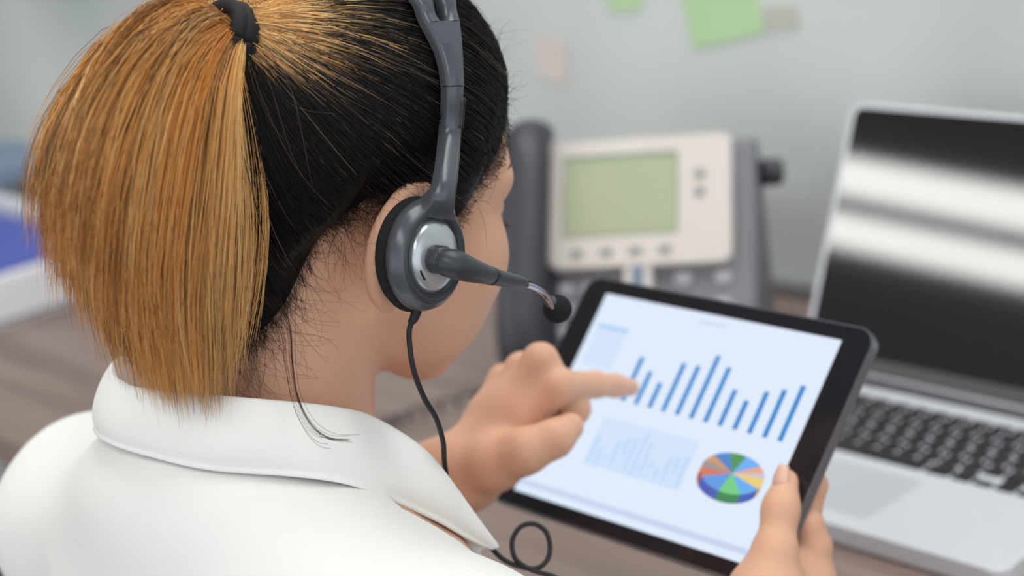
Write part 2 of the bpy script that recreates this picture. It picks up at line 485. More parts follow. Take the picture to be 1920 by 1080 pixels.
# handset resting on the left of the face
hb = [(-0.104, 0.262, 0.020), (-0.104, 0.252, 0.034), (-0.104, 0.225, 0.044), (-0.104, 0.17, 0.046), (-0.104, 0.11, 0.046), (-0.104, 0.055, 0.044), (-0.104, 0.028, 0.034), (-0.104, 0.018, 0.020)]
hs_pts = np.array([(x*S, y*S, z*S) for x, y, z in hb])
hand_me = tube_mesh('handset', catmull(hs_pts, 40), np.array([0.019, *([0.0205]*38), 0.019])*S, 18, (1.25, 0.85), (1, 0, 0))
hand = part('handset', hand_me, MT['ph_dark'], ph); hand.matrix_local = faceM
for cy, nm in ((0.235, 'earpiece'), (0.045, 'mouthpiece')):
    e_ = part(nm, lathe_mesh(nm, [(0, 0.034), (0.022, 0.034), (0.026, 0.024), (0.024, 0.004), (0, 0.004)], (-0.104*S, cy*S, 0), (0, 0, 1), 24), MT['ph_dark'], ph)
    e_.matrix_local = faceM
fp('cradle', 0.05, 0.24, 0.01, -0.002, 0.006, MT['ph_dark'], -0.1, 0.125, 0.002)
kn = part('stand_knob', lathe_mesh('stand_knob', [(0, 0.022), (0.011, 0.022), (0.013, 0.016), (0.013, 0.0), (0, 0)], (0.125*S, FL*cb+0.015, 0.014+FL*sb*0.80), (1, 0, 0), 20), MT['ph_dark'], ph)
# curly handset cord lying on the desk
a0 = np.array([-0.13*S, 0.02, 0.012]); pts = []
for i in range(150):
    t = i/149; c = np.array([-0.13*S - 0.10*math.sin(t*2.6), 0.015 - 0.17*t, 0.0075]); a = t*2*math.pi*16
    pts.append(c + np.array([0.0045*math.cos(a), 0, 0.0045*math.sin(a)]))
part('handset_cord', tube_mesh('handset_cord', pts, 0.0016, 6), MT['ph_dark'], ph)

#=SMALL
# ------------------------------------------------------------------ tray, papers, notes
tray = empty('desk_tray', (-2.13, 0.86, DZ))
tag(tray, 'white plastic tray holding a blue card, at the left end of the desk', 'tray')
box('tray_floor', (-0.22, -0.22, 0.0), (0.22, 0.205, 0.012), MT['white_pl'], tray, 0.003)
box('side_wall', (0.205, -0.22, 0.0), (0.22, 0.205, 0.062), MT['white_pl'], tray, 0.005)
box('side_wall', (-0.22, -0.22, 0.0), (-0.205, 0.205, 0.062), MT['white_pl'], tray, 0.005)
box('side_wall', (-0.206, 0.190, 0.0), (0.206, 0.205, 0.080), MT['white_pl'], tray, 0.005)
box('side_wall', (-0.206, -0.22, 0.0), (0.206, -0.205, 0.062), MT['white_pl'], tray, 0.005)
tag(plate('blue_folder', 0.39, 0.37, 0.03, 0, 0.05, MT['blue'], None, Matrix.Translation((-2.13, 0.85, DZ+0.0125)), 0.003), 'blue folder lying in the white tray', 'folder')
tag(box('folder_box', (-2.66, 1.15, DZ), (-2.47, 1.30, DZ+0.06), MT['bluegrey'], None, 0.004), 'pale blue-grey box against the glass behind the tray', 'box')
tag(box('card_box', (-2.42, 1.15, DZ), (-2.28, 1.25, DZ+0.045), MT['charcoal'], None, 0.004), 'low charcoal box on the desk behind the white tray', 'box')
tag(box('paper_stack', (-0.98, 1.225, DZ), (-0.70, 1.345, DZ+0.006), MT['paper'], None, 0.001), 'thin stack of white paper between laptop and glass wall', 'paper')
def note(name, px, py, w, h, rot, m_, label):
    d = CAM_R.T @ np.array([(px-960)/3400, (py-540)/3400, 1.0]); q = CAM_LOC + d*((WALL_Y-0.0015)/d[1])
    M = Matrix.Translation(q) @ Matrix.Rotation(math.radians(90), 4, 'X') @ Matrix.Rotation(math.radians(rot), 4, 'Z')
    o = plate(name, w, h, 0.0005, -0.0005, 0.0005, m_, None, None, 0, 2)
    o.matrix_world = M
    tag(o, label, 'sticky note')
note('sticky_note', 1350, 8, 0.10, 0.076, 12, MT['note_green'], 'large pale green sticky note on the glass above the phone')
note('sticky_note', 1170, -8, 0.05, 0.03, 5, MT['note_green'], 'small green sticky note at the top edge left of the large one')
note('sticky_note', 1035, 110, 0.05, 0.05, -8, MT['note_pink'], 'faint pink sticky note on the glass beside the woman\'s forehead')
note('sticky_note', 1462, 32, 0.045, 0.022, 4, MT['note_beige'], 'tiny beige sticky note right of the large green note')
note('sticky_note', 1018, 305, 0.05, 0.075, 4, MT['note_pink'], 'pink sticky note on the glass behind the phone handset')

#=TABLET
# ------------------------------------------------------------------ tablet (held at 45 degrees)
TC = np.array([-0.744, 0.763, 0.912])
TA = np.array([1.0, 0, 0]); TBv = np.array([0, 0.7071, 0.7071]); TN = np.array([0, -0.7071, 0.7071])
tabM = Matrix(((1, 0, 0, TC[0]), (0, 0.7071, -0.7071, TC[1]), (0, 0.7071, 0.7071, TC[2]), (0, 0, 0, 1)))
tab = empty('tablet', (0, 0, 0), 0, tabM)
tag(tab, 'black tablet showing blue bar chart and pie chart, held in her hand', 'tablet')
def TB(a, b, n): return TC + TA*a + TBv*b + TN*n
def tab_ab(px, py):
    d = CAM_R.T @ np.array([(px-960)/3400, (py-540)/3400, 1.0]); s = ((TC-CAM_LOC) @ TN)/(d @ TN)
    q = CAM_LOC + d*s - TC
    return q @ TA, q @ TBv
plate('case', 0.240, 0.1695, 0.012, -0.0075, -0.0004, MT['case'], tab, None, 0.0016, 10)
plate('front_glass', 0.2378, 0.1673, 0.0112, -0.0006, 0.0, MT['bezel_black'], tab, None, 0.0002, 10)
SCR = 0.83      # brightness of the tablet display
scr_white = emission('screen_white', lin(224, 236, 252), SCR)
screen = plate('screen', 0.1971, 0.1478, 0.0004, -0.0002, 0.00012, scr_white, tab, None, 0, 2)
hb_ = part('home_button', lathe_mesh('home_button', [(0.0056, 0.0), (0.0056, 0.0003), (0.0048, 0.0003), (0.0046, 0.0001), (0, 0.00005)], (0.1092, 0, 0), (0, 0, 1), 32), MT['black'], tab)
part('camera_dot', lathe_mesh('camera_dot', [(0.0018, 0.0), (0.0018, 0.0002), (0, 0.0002)], (-0.1092, 0, 0), (0, 0, 1), 16), MT['glass_black'], tab)
def flat_polys(name, polys, mats, z, parent):
    me = bpy.data.meshes.new(name); V = []; F = []; idx = []
    for poly, mi in polys:
        F.append(list(range(len(V), len(V)+len(poly)))); V += [(x, y, z) for x, y in poly]; idx.append(mi)
    me.from_pydata(V, [], F)
    for m_ in mats: me.materials.append(m_)
    me.polygons.foreach_set('material_index', idx)
    return link(bpy.data.objects.new(name, me), parent)
def em(n, c): return emission(n, lin(*c), SCR)
# blue bars: foot and head of each bar measured on the photograph, laid into the screen plane
bars_px = [((270, 290), (158, 560)), ((330, 400), (225, 640)), ((410, 490), (325, 675)), ((600, 340), (430, 705)), ((710, 360), (540, 735)), ((865, 280), (645, 765)),
           ((945, 370), (755, 800)), ((995, 545), (865, 830)), ((1085, 630), (980, 865)), ((1245, 560), (1095, 895)), ((1385, 545), (1210, 935)), ((1530, 515), (1325, 970))]
foot = [tab_ab(1140+b[1][0]/4.155, 600+b[1][1]/4.155) for b in bars_px]
head_ = [tab_ab(1140+b[0][0]/4.155, 600+b[0][1]/4.155) for b in bars_px]
fx = np.array([q[0] for q in foot]); fy = float(np.median([q[1] for q in foot]))
slope, icpt = np.polyfit(np.arange(1, 12), fx[1:], 1)
polys = []
for k in range(12):
    x = icpt + slope*k; h = head_[k][1]
    polys.append(([(x-0.0019, fy), (x+0.0019, fy), (x+0.0019, h), (x-0.0019, h)], 0))
flat_polys('bar_chart', polys, [em('bar_blue', (70, 142, 208))], 0.0002, screen)
CH = np.array([h[1] for h in head_]) - fy
# faded chart below it
fa = np.array([tab_ab(*q) for q in ((1130, 778), (1312, 830), (1272, 922), (1098, 868))])
x0, x1 = fa[[0, 3], 0].mean(), fa[[1, 2], 0].mean(); y1, y0 = fa[[0, 1], 1].mean(), fa[[2, 3], 1].mean()
polys = [([(x0, y0), (x1, y0), (x1, y1), (x0, y1)], 0)]
for k in range(13):
    hh = [0.62, 0.38, 0.3, 0.62, 0.72, 0.75, 0.92, 0.74, 0.42, 0.3, 0.6, 0.62, 0.66][k]
    xa = x0 + (x1-x0)*(k+0.15)/13; xb = xa + (x1-x0)*0.62/13
    polys.append(([(xa, y0), (xb, y0), (xb, y0+(y1-y0)*hh), (xa, y0+(y1-y0)*hh)], 1))
flat_polys('faded_chart', polys, [em('faded_field', (212, 228, 252)), em('faded_bar', (192, 218, 246))], 0.0002, screen)
# faded table, top left
fa = np.array([tab_ab(*q) for q in ((1127, 605), (1180, 618), (1145, 694), (1087, 680))])
x0, x1 = fa[[0, 3], 0].mean(), fa[[1, 2], 0].mean(); y1, y0 = fa[[0, 1], 1].mean(), fa[[2, 3], 1].mean()
polys = [([(x0, y0), (x1, y0), (x1, y1), (x0, y1)], 0), ([(x0, y1-0.004), (x1, y1-0.004), (x1, y1), (x0, y1)], 1)]
for k in range(6):
    yy = y0 + (y1-0.006-y0)*(k+0.3)/6
    for c_ in range(3):
        xa = x0+(x1-x0)*(0.08+c_*0.32)
        polys.append(([(xa, yy), (xa+(x1-x0)*0.2, yy), (xa+(x1-x0)*0.2, yy+0.0018), (xa, yy+0.0018)], 2))
flat_polys('faded_table', polys[:1], [em('table_field', (216, 230, 252))], 0.0002, screen)
flat_polys('table_rows', [(p_, 0 if mi == 1 else 1) for p_, mi in polys[1:]], [em('table_head', (184, 214, 246)), em('table_text', (204, 222, 250))], 0.0003, screen)
flat_polys('bottom_strip', [([(-0.0985, -0.0688), (0.0985, -0.0688), (0.0985, -0.0648), (-0.0985, -0.0648)], 0)], [em('strip_lavender', (203, 212, 240))], 0.0002, screen)
flat_polys('title_line', [([(-0.012, 0.0668), (0.012, 0.0668), (0.012, 0.0684), (-0.012, 0.0684)], 0)], [em('title_grey', (206, 216, 238))], 0.0002, screen)
# pie chart drawn as a flat ellipse with a darker rim
pc = np.array(tab_ab(1373, 888)); pe = [np.array(tab_ab(*q)) for q in ((1310, 885), (1437, 892), (1385, 851), (1362, 925))]
pr_x = abs(pe[1][0]-pe[0][0])/2; pr_y = abs(pe[2][1]-pe[3][1])/2
sl = [(-100, -60, (126, 208, 136), (78, 140, 96)), (-60, -22, (112, 176, 240), (82, 104, 180)), (-22, 8, (238, 208, 122), (200, 170, 90)), (8, 24, (206, 200, 206), (150, 150, 150)), (24, 44, (234, 172, 144), (190, 120, 90)),
      (44, 78, (118, 178, 244), (82, 104, 180)), (78, 108, (92, 154, 100), (60, 110, 70)), (108, 140, (94, 138, 206), (70, 90, 170)), (140, 162, (208, 158, 116), (170, 110, 70)),
      (162, 184, (160, 154, 154), (120, 116, 116)), (184, 212, (214, 128, 108), (176, 96, 76)), (212, 260, (106, 158, 226), (86, 100, 184))]
pm = []; polys = []; rim = []
for a, b, c1, c2 in sl:
    pm += [em('pie_%d' % len(pm), c1), em('pie_%d' % (len(pm)+1), c2)]
    arc = [(pc[0]+pr_x*math.cos(math.radians(t)), pc[1]+pr_y*math.sin(math.radians(t))) for t in np.linspace(a, b, 9)]
    polys.append(([tuple(pc)] + arc, len(pm)-2))
    rim.append((arc[::-1] + [(x, y-0.006) for x, y in arc], len(pm)-1))
rim_ = [r_ for r_ in rim if np.mean([y for x, y in r_[0]]) < pc[1]+0.002]
flat_polys('pie_rim', rim_, pm, 0.0002, screen)
flat_polys('pie_chart', polys, pm, 0.0003, screen)
#=PERSON
# ------------------------------------------------------------------ signed-distance body builder
def ell(c, r, R=None):
    c = np.array(c, float); r = np.array(r, float)
    def f(p):
        q = p - c
        if R is not None: q = q @ R
        a = q/r; k0 = np.sqrt((a*a).sum(1)); b = a/r; k1 = np.sqrt((b*b).sum(1)) + 1e-9
        return k0*(k0-1)/k1
    return f
def cone(a, b, ra, rb=None):
    a = np.array(a, float); b = np.array(b, float); rb = ra if rb is None else rb
    ab = b-a; L = ab @ ab + 1e-12
    def f(p):
        t = np.clip(((p-a) @ ab)/L, 0, 1)
        return np.sqrt(((p-a-t[:, None]*ab)**2).sum(1)) - (ra + (rb-ra)*t)
    return f
def smin(a, b, k):
    h = np.clip(0.5+0.5*(b-a)/k, 0, 1)
    return b*(1-h)+a*h-k*h*(1-h)

class Body:
    def __init__(self): self.ops = []
    def add(self, f, k=0.01): self.ops.append(('u', f, k)); return self
    def sub(self, f, k=0.01): self.ops.append(('s', f, k)); return self
    def chain(self, pts, rads, k=0.006):
        for i in range(len(pts)-1): self.add(cone(pts[i], pts[i+1], rads[i], rads[i+1]), k)
        return self
    def ev(self, p, ops):
        d = np.full(len(p), 1.0)
        for o, f, k in ops:
            if o == 'u': d = smin(d, f(p), k)
            elif o == 's': d = -smin(-d, f(p), k)
            else: d = f(p, d)
        return d
    def mesh(self, lo, hi, h, nb=24):
        lo = np.array(lo, float); hi = np.array(hi, float)
        n = np.ceil((hi-lo)/h/nb).astype(int)
        NY, NZ = n[1]*nb+4, n[2]*nb+4
        rad = (nb+2)*h*0.5*math.sqrt(3)
        I, J, K = np.meshgrid(range(n[0]), range(n[1]), range(n[2]), indexing='ij')
        blocks = np.stack([I.ravel(), J.ravel(), K.ravel()], 1)
        cen = lo + (blocks+0.5)*nb*h
        vals = [f(cen) if o != 'f' else None for o, f, k in self.ops]
        allV, allI, allQ = [], [], []
        g = np.arange(-1, nb+1)                          # grid points of one block, one ghost layer
        GX, GY, GZ = np.meshgrid(g, g, g, indexing='ij'); G = np.stack([GX.ravel(), GY.ravel(), GZ.ravel()], 1)
        m_ = nb+2
        for bi in range(len(blocks)):
            ops = [op for op, v in zip(self.ops, vals) if v is None or v[bi] < rad*1.1+op[2]+0.006]
            if not any(o[0] == 'u' for o in ops): continue
            dc = self.ev(cen[bi:bi+1], ops)[0]
            if abs(dc) > rad*1.25+0.02: continue
            base = blocks[bi]*nb
            d = self.ev(lo + (G+base)*h, ops).reshape(m_, m_, m_)
            neg = d < 0
            if neg.all() or not neg.any(): continue
            # cells -1..nb-1 in each axis
            acc = np.zeros((m_-1,)*3+(3,)); cnt = np.zeros((m_-1,)*3)
            def crn(a, i, j, k): return a[i:m_-1+i, j:m_-1+j, k:m_-1+k]
            C8 = [(0,0,0),(1,0,0),(0,1,0),(1,1,0),(0,0,1),(1,0,1),(0,1,1),(1,1,1)]
            for a, b in [(0,1),(2,3),(4,5),(6,7),(0,2),(1,3),(4,6),(5,7),(0,4),(1,5),(2,6),(3,7)]:
                ca, cb_ = C8[a], C8[b]
                da, db = crn(d, *ca), crn(d, *cb_)
                x = (da < 0) != (db < 0)
                t = np.where(x, da/(da-db+1e-20), 0)
                for ax in range(3): acc[..., ax] += np.where(x, ca[ax]+t*(cb_[ax]-ca[ax]), 0)
                cnt += x
            act = cnt > 0
            idx = np.argwhere(act)
            pos = lo + (idx-1+base + acc[act]/cnt[act][:, None])*h
            gid = idx-1+base+1
            ids = (gid[:, 0].astype(np.int64)*NY+gid[:, 1])*NZ+gid[:, 2]
            allV.append(pos); allI.append(ids)
            def cid(q): return ((q[:, 0].astype(np.int64)+1)*NY+q[:, 1]+1)*NZ+q[:, 2]+1
            for ax in range(3):
                s0 = [slice(1, m_)]*3; s1 = [slice(1, m_)]*3
                s0[ax] = slice(1, m_-1); s1[ax] = slice(2, m_)
                a_, b_ = neg[tuple(s0)], neg[tuple(s1)]
                # grid points owned: 0..nb-1 (array index 1..nb); last layer has no +1 neighbour here
                fl = np.argwhere(a_ != b_)
                if not len(fl): continue
                sg = a_[tuple(fl.T)]
                q = fl + base                               # global grid index
                u, v = [(1, 2), (2, 0), (0, 1)][ax]
                eu = np.zeros(3, int); eu[u] = 1; ev_ = np.zeros(3, int); ev_[v] = 1
                quad = np.stack([cid(q-eu-ev_), cid(q-ev_), cid(q), cid(q-eu)], 1)
                quad[~sg] = quad[~sg][:, ::-1]
                allQ.append(quad)
        V = np.vstack(allV); ID = np.concatenate(allI); Q = np.vstack(allQ)
        uid, first = np.unique(ID, return_index=True)
        pos = np.searchsorted(uid, Q); pos = np.clip(pos, 0, len(uid)-1)
        ok = (uid[pos] == Q).all(1)
        Qi = np.unique(np.sort(pos[ok], axis=1), axis=0, return_index=True)[1]
        return V[first], pos[ok][Qi]

XM = -0.795
EAR = np.array([-0.787, 0.567, 1.107])                  # midpoint between the ear canals
def head_rot(p, r):
    """pitched down by p, tipped to her right by r; maps head-local (x right, y forward, z up) to world"""
    cp, sp, cr, sr = math.cos(p), math.sin(p), math.cos(r), math.sin(r)
    return np.array([[cr, 0, sr], [0, 1, 0], [-sr, 0, cr]]) @ np.array([[1, 0, 0], [0, cp, sp], [0, -sp, cp]])
HR = head_rot(math.radians(16.6), math.radians(7.0))
def H(x, y, z): return EAR + HR @ np.array([x, y, z], float)
def Hinv(p): return (p-EAR) @ HR                          # world points to head-local
CR_C = np.array([0, -0.010, 0.043]); CR_R = np.array([0.0755, 0.094, 0.083])   # cranium

B = Body()
# torso, hips (under the clothes), neck, shoulders
B.add(ell((XM, 0.50, 0.82), (0.142, 0.092, 0.17)), 0.04)
B.add(ell((XM, 0.455, 0.66), (0.125, 0.09, 0.15)), 0.05)
B.add(ell((XM, 0.40, 0.545), (0.16, 0.115, 0.095)), 0.05)
B.add(cone((XM+0.004, 0.524, 1.07), (XM, 0.495, 0.945), 0.050, 0.057), 0.022)
for s in (-1, 1):
    B.add(cone((XM+s*0.02, 0.487, 0.975), (XM+s*0.150, 0.48, 0.900-0.010*(s+1)), 0.034, 0.040), 0.035)
    B.add(cone((XM+s*0.04, 0.540, 0.925), (XM+s*0.14, 0.520, 0.905-0.010*(s+1)), 0.020, 0.020), 0.035)
    hip = np.array((XM+s*0.09, 0.42, 0.54)); knee = np.array((XM+s*0.11, 0.83, 0.53)); ank = np.array((XM+s*0.11, 0.80, 0.09))
    B.add(cone(hip, knee, 0.085, 0.056), 0.03); B.add(cone(knee, ank, 0.054, 0.036), 0.02)
    B.add(cone(ank-np.array((0, 0.03, 0.045)), ank+np.array((0, 0.14, -0.055)), 0.04, 0.03), 0.02)
# head
B.add(ell(EAR+HR@CR_C, CR_R, HR), 0.02)
def hell(c, r, k, sub=False, R=None):
    f = ell(H(*c), r, HR if R is None else HR @ R)
    (B.sub if sub else B.add)(f, k)
hell((0, 0.043, 0.022), (0.064, 0.047, 0.062), 0.02)
hell((0, 0.043, -0.030), (0.058, 0.044, 0.058), 0.02)
hell((0, 0.034, -0.058), (0.048, 0.046, 0.032), 0.022)
for s in (-1, 1):
    B.add(cone(H(s*0.052, 0.004, -0.040), H(s*0.015, 0.070, -0.087), 0.017, 0.016), 0.025)
    hell((s*0.046, 0.060, -0.026), (0.021, 0.024, 0.024), 0.024)
    hell((s*0.035, 0.054, -0.057), (0.021, 0.022, 0.023), 0.024)
    B.add(cone(H(s*0.012, 0.085, 0.024), H(s*0.054, 0.064, 0.022), 0.009, 0.008), 0.014)
    hell((s*0.034, 0.104, 0.004), (0.019, 0.019, 0.013), 0.012, True)
    hell((s*0.032, 0.078, 0.003), (0.013, 0.013, 0.012), 0.004)
    hell((s*0.013, 0.098, -0.030), (0.008, 0.009, 0.007), 0.006)
B.add(cone(H(0, 0.087, 0.010), H(0, 0.108, -0.026), 0.007, 0.010), 0.010)
hell((0, 0.088, -0.052), (0.022, 0.010, 0.006), 0.006)
hell((0, 0.087, -0.061), (0.019, 0.010, 0.006), 0.006)
hell((0, 0.075, -0.088), (0.017, 0.015, 0.013), 0.014)
N_HEAD = len(B.ops)
# ears: a leaning dish with a rolled rim (right ear measured, left ear mirrored in head-local space)
rim_px = [(816, 372, -0.7140), (812, 352, -0.7120), (792, 347, -0.7095), (764, 362, -0.7065), (736, 396, -0.7045), (715, 436, -0.7040), (704, 480, -0.7060), (703, 520, -0.7095), (711, 552, -0.7145), (726, 572, -0.7190)]
rimR = np.array([Hinv(PX(*q)[None])[0] for q in rim_px]); cenR = Hinv(PX(775, 470, -0.7150)[None])[0]
for s in (-1, 1):
    mx = np.array([s, 1, 1.0]); rim = [H(*(q*mx)) for q in rimR]; cen = H(*(cenR*mx))
    B.chain(catmull(rim, 19), [0.0046]*19, 0.003)
    for q in catmull(rim, 14): B.add(cone(q, cen, 0.0026, 0.0050), 0.004)
    B.add(cone(cen, H(*((cenR-np.array([0.014, -0.004, 0]))*mx)), 0.016, 0.018), 0.008)

# left arm, pointing at the tablet
sh_l = np.array((XM-0.165, 0.475, 0.90)); el_l = np.array((-1.025, 0.575, 0.79)); wr_l = P(872, 882, 1.130)
B.add(cone(sh_l, el_l, 0.047, 0.038), 0.03); B.add(cone(el_l, el_l*0.55+wr_l*0.45, 0.036, 0.036), 0.02); B.add(cone(el_l*0.55+wr_l*0.45, wr_l, 0.036, 0.0265), 0.02)
tipL = TB(*tab_ab(1193, 735), 0.007)
imcp = P(1046, 724, 1.112); mmcp = P(1013, 676, 1.118); rmcp = P(978, 692, 1.138); pmcp = P(944, 712, 1.153)
def lerp(a, b, t): return a+(b-a)*t
dirI = tipL-imcp
pip = imcp + dirI*0.50 + np.array((0, 0.0, 0.0015)); dip = imcp + dirI*0.78 + np.array((0, 0.0, 0.001))
B.chain([imcp, pip, dip, tipL], [0.0098, 0.0082, 0.0072, 0.0058], 0.004)
mp = np.array((-0.775, 0.713, 0.930)); B.chain([mmcp, mp, np.array((-0.777, 0.692, 0.913)), np.array((-0.784, 0.678, 0.925))], [0.0100, 0.0086, 0.0078, 0.0068], 0.003)
rp = np.array((-0.797, 0.716, 0.921)); B.chain([rmcp, rp, np.array((-0.797, 0.695, 0.904)), np.array((-0.801, 0.680, 0.915))], [0.0096, 0.0082, 0.0074, 0.0066], 0.003)
pp = np.array((-0.820, 0.710, 0.916)); B.chain([pmcp, pp, np.array((-0.817, 0.692, 0.903)), np.array((-0.818, 0.680, 0.912))], [0.0088, 0.0074, 0.0066, 0.0060], 0.003)
for q, r_ in ((imcp, 0.0100), (mmcp, 0.0100), (rmcp, 0.0096), (pmcp, 0.0090)):
    w = lerp(wr_l, q, 0.12)
    B.add(cone(w, lerp(w, q, 0.55), 0.0150, 0.0125), 0.008); B.add(cone(lerp(w, q, 0.5), q, 0.0125, r_), 0.007)
B.add(cone(lerp(wr_l, imcp, 0.4), lerp(wr_l, pmcp, 0.45), 0.0115, 0.010), 0.008)
tb0 = P(925, 868, 1.108); tb1 = P(985, 846, 1.092); tb2 = P(1040, 822, 1.092); tb3 = P(1069, 800, 1.098)
B.chain([lerp(wr_l, tb0, 0.3), tb0, tb1, tb2, tb3], [0.018, 0.0168, 0.0134, 0.0110, 0.0085], 0.006)
B.add(cone(tb0, lerp(wr_l, imcp, 0.45), 0.013, 0.011), 0.010)

# right arm, holding the tablet
sh_r = np.array((XM+0.165, 0.475, 0.89)); el_r = np.array((-0.585, 0.535, 0.70)); wr_r = P(1440, 1215, 1.045)
B.add(cone(sh_r, el_r, 0.047, 0.038), 0.03); B.add(cone(el_r, lerp(el_r, wr_r, 0.45), 0.036, 0.035), 0.02); B.add(cone(lerp(el_r, wr_r, 0.45), wr_r, 0.035, 0.0265), 0.02)
t3 = P(1474, 903, 1.056); t2 = P(1464, 955, 1.047); t1 = P(1452, 1040, 1.036); t0 = P(1436, 1120, 1.032)
B.chain([wr_r, t0, t1, t2, t3], [0.022, 0.0210, 0.0116, 0.0093, 0.0073], 0.010)
i1 = P(1516, 1098, 1.062); i2 = P(1508, 985, 1.076); i3 = TB(0.108, -0.012, -0.018); i4 = TB(0.086, -0.004, -0.0165)
B.chain([i1, i2, i3, i4], [0.0115, 0.0092, 0.0078, 0.0066], 0.004)
m1 = P(1512, 1150, 1.075); m2 = TB(0.118, -0.046, -0.028); m3 = TB(0.115, -0.036, -0.0185); m4 = TB(0.090, -0.032, -0.0165)
B.chain([m1, m2, m3, m4], [0.0122, 0.0105, 0.0088, 0.0076], 0.004)
r1 = P(1504, 1195, 1.090); r2 = TB(0.116, -0.070, -0.034); r3 = TB(0.115, -0.060, -0.019); r4 = TB(0.092, -0.056, -0.0165)
B.chain([r1, r2, r3, r4], [0.0115, 0.0098, 0.0084, 0.0074], 0.004)
p1 = P(1496, 1235, 1.10); p2 = TB(0.114, -0.095, -0.032); p3 = TB(0.114, -0.082, -0.019); p4 = TB(0.098, -0.077, -0.0155)
B.chain([p1, p2, p3, p4], [0.0105, 0.0085, 0.0076, 0.0068], 0.004)
for q, r_ in ((i1, 0.0125), (m1, 0.0125), (r1, 0.012), (p1, 0.011)):
    B.add(cone(lerp(wr_r, q, 0.1), q, 0.017, r_), 0.012)
B.add(cone(t0, i1, 0.015, 0.011), 0.014)

ROOT = np.array((XM, 0.42, 0.0))
V, F = B.mesh((-1.12, 0.26, 0.0), (-0.50, 1.02, 1.24), 0.0021)
body_me = fast_mesh('person', V-ROOT, F)
ql = (Hinv(V)-np.array([0, 0.095, -0.0565]))/np.array([0.024, 0.016, 0.0105])
at = body_me.attributes.new('lip', 'FLOAT', 'POINT')
at.data.foreach_set('value', np.clip(1.6*(1-(ql*ql).sum(1)), 0, 1).astype(np.float32))
person = part('person', body_me, MT['skin'])
person.location = ROOT
tag(person, 'woman in white shirt with blonde ponytail, pointing at a tablet', 'person')

# fingernails
def nail(center, along, normal, w, l):
    a = np.array(along, float); a /= np.linalg.norm(a); n = np.array(normal, float); n -= a*(n @ a); n /= np.linalg.norm(n); b = np.cross(a, n)
    bm = bmesh.new(); grid = []
    for i in range(6):
        row = []
        for j in range(7):
            u = i/5-0.5; v = j/6-0.5
            ww = w*(1-0.25*max(0, u+0.1)**2*4)
            row.append(bm.verts.new(center + a*u*l + b*v*ww + n*(0.0012-2.2*v*v*w*0.5) - ROOT))
        grid.append(row)
    for i in range(5):
        for j in range(6): bm.faces.new((grid[i][j], grid[i+1][j], grid[i+1][j+1], grid[i][j+1]))
    o = part('fingernail', bm_mesh(bm, 'fingernail'), MT['nail'], person)
    so = o.modifiers.new('thick', 'SOLIDIFY'); so.thickness = 0.0006
tdir = t3-t2
nail(t3 + TN*0.0076 - tdir/np.linalg.norm(tdir)*(-0.001), tdir, TN, 0.0115, 0.013)
idir = tipL-dip
nail(tipL + np.array((0, -0.0008, 0.0052)), idir, np.array((0, 0.45, 0.9)), 0.009, 0.010)

#=CLOTHES
# shirt: cotton volume over the torso with short sleeves, cut open at the neck
Sh = Body()
Sh.add(ell((XM, 0.490, 0.80), (0.170, 0.118, 0.20)), 0.05)
Sh.add(ell((XM, 0.445, 0.64), (0.150, 0.115, 0.16)), 0.06)
Sh.add(ell((XM, 0.455, 0.895), (0.12, 0.058, 0.085)), 0.05)
Sh.add(ell((XM-0.002, 0.456, 0.968), (0.074, 0.062, 0.054)), 0.03)
for s, dz in ((-1, 0.0), (1, -0.009)):
    Sh.add(cone((XM+s*0.05, 0.465, 0.945+dz*0.5), (XM+s*0.160, 0.472, 0.912+dz), 0.036, 0.053), 0.04)
    Sh.add(cone((XM+s*0.06, 0.52, 0.895+dz), (XM+s*0.15, 0.50, 0.885+dz), 0.034, 0.045), 0.04)
Sh.add(cone(sh_l, lerp(sh_l, el_l, 0.72), 0.057, 0.062), 0.04)
Sh.add(cone(sh_r, lerp(sh_r, el_r, 0.72), 0.057, 0.062), 0.04)
Sh.sub(cone((XM, 0.505, 0.955), (XM, 0.50, 1.2), 0.064, 0.068), 0.008)
Sh.sub(cone((XM+0.020, 0.595, 0.89), (XM+0.020, 0.560, 1.06), 0.068, 0.092), 0.010)
Sh.sub(cone((-0.7020, 0.512, 0.9590), (-0.6960, 0.556, 0.9240), 0.0080, 0.0110), 0.006)
def wr(p, d):
    return d + 0.0016*np.sin(p[:, 0]*34+p[:, 2]*22+2*np.sin(p[:, 1]*21)) + 0.0012*np.sin(p[:, 0]*-19+p[:, 2]*47+p[:, 1]*30)
Sh.ops.append(('f', wr, 0))
V, F = Sh.mesh((-1.12, 0.26, 0.48), (-0.48, 0.72, 1.06), 0.0032)
shirt = part('shirt', fast_mesh('shirt', V-ROOT, F), MT['shirt'], person)
shirt['label'] = 'white cotton shirt'
Tr = Body()
Tr.add(ell((XM, 0.40, 0.545), (0.172, 0.127, 0.10)), 0.05)
for s in (-1, 1):
    hip = np.array((XM+s*0.09, 0.42, 0.54)); knee = np.array((XM+s*0.11, 0.83, 0.53)); ank = np.array((XM+s*0.11, 0.80, 0.12))
    Tr.add(cone(hip, knee, 0.094, 0.066), 0.03); Tr.add(cone(knee, ank, 0.066, 0.055), 0.02)
V, F = Tr.mesh((-1.12, 0.2, 0.02), (-0.48, 1.0, 0.72), 0.008)
tr_o = part('trousers', fast_mesh('trousers', V-ROOT, F), MT['trousers'], person)

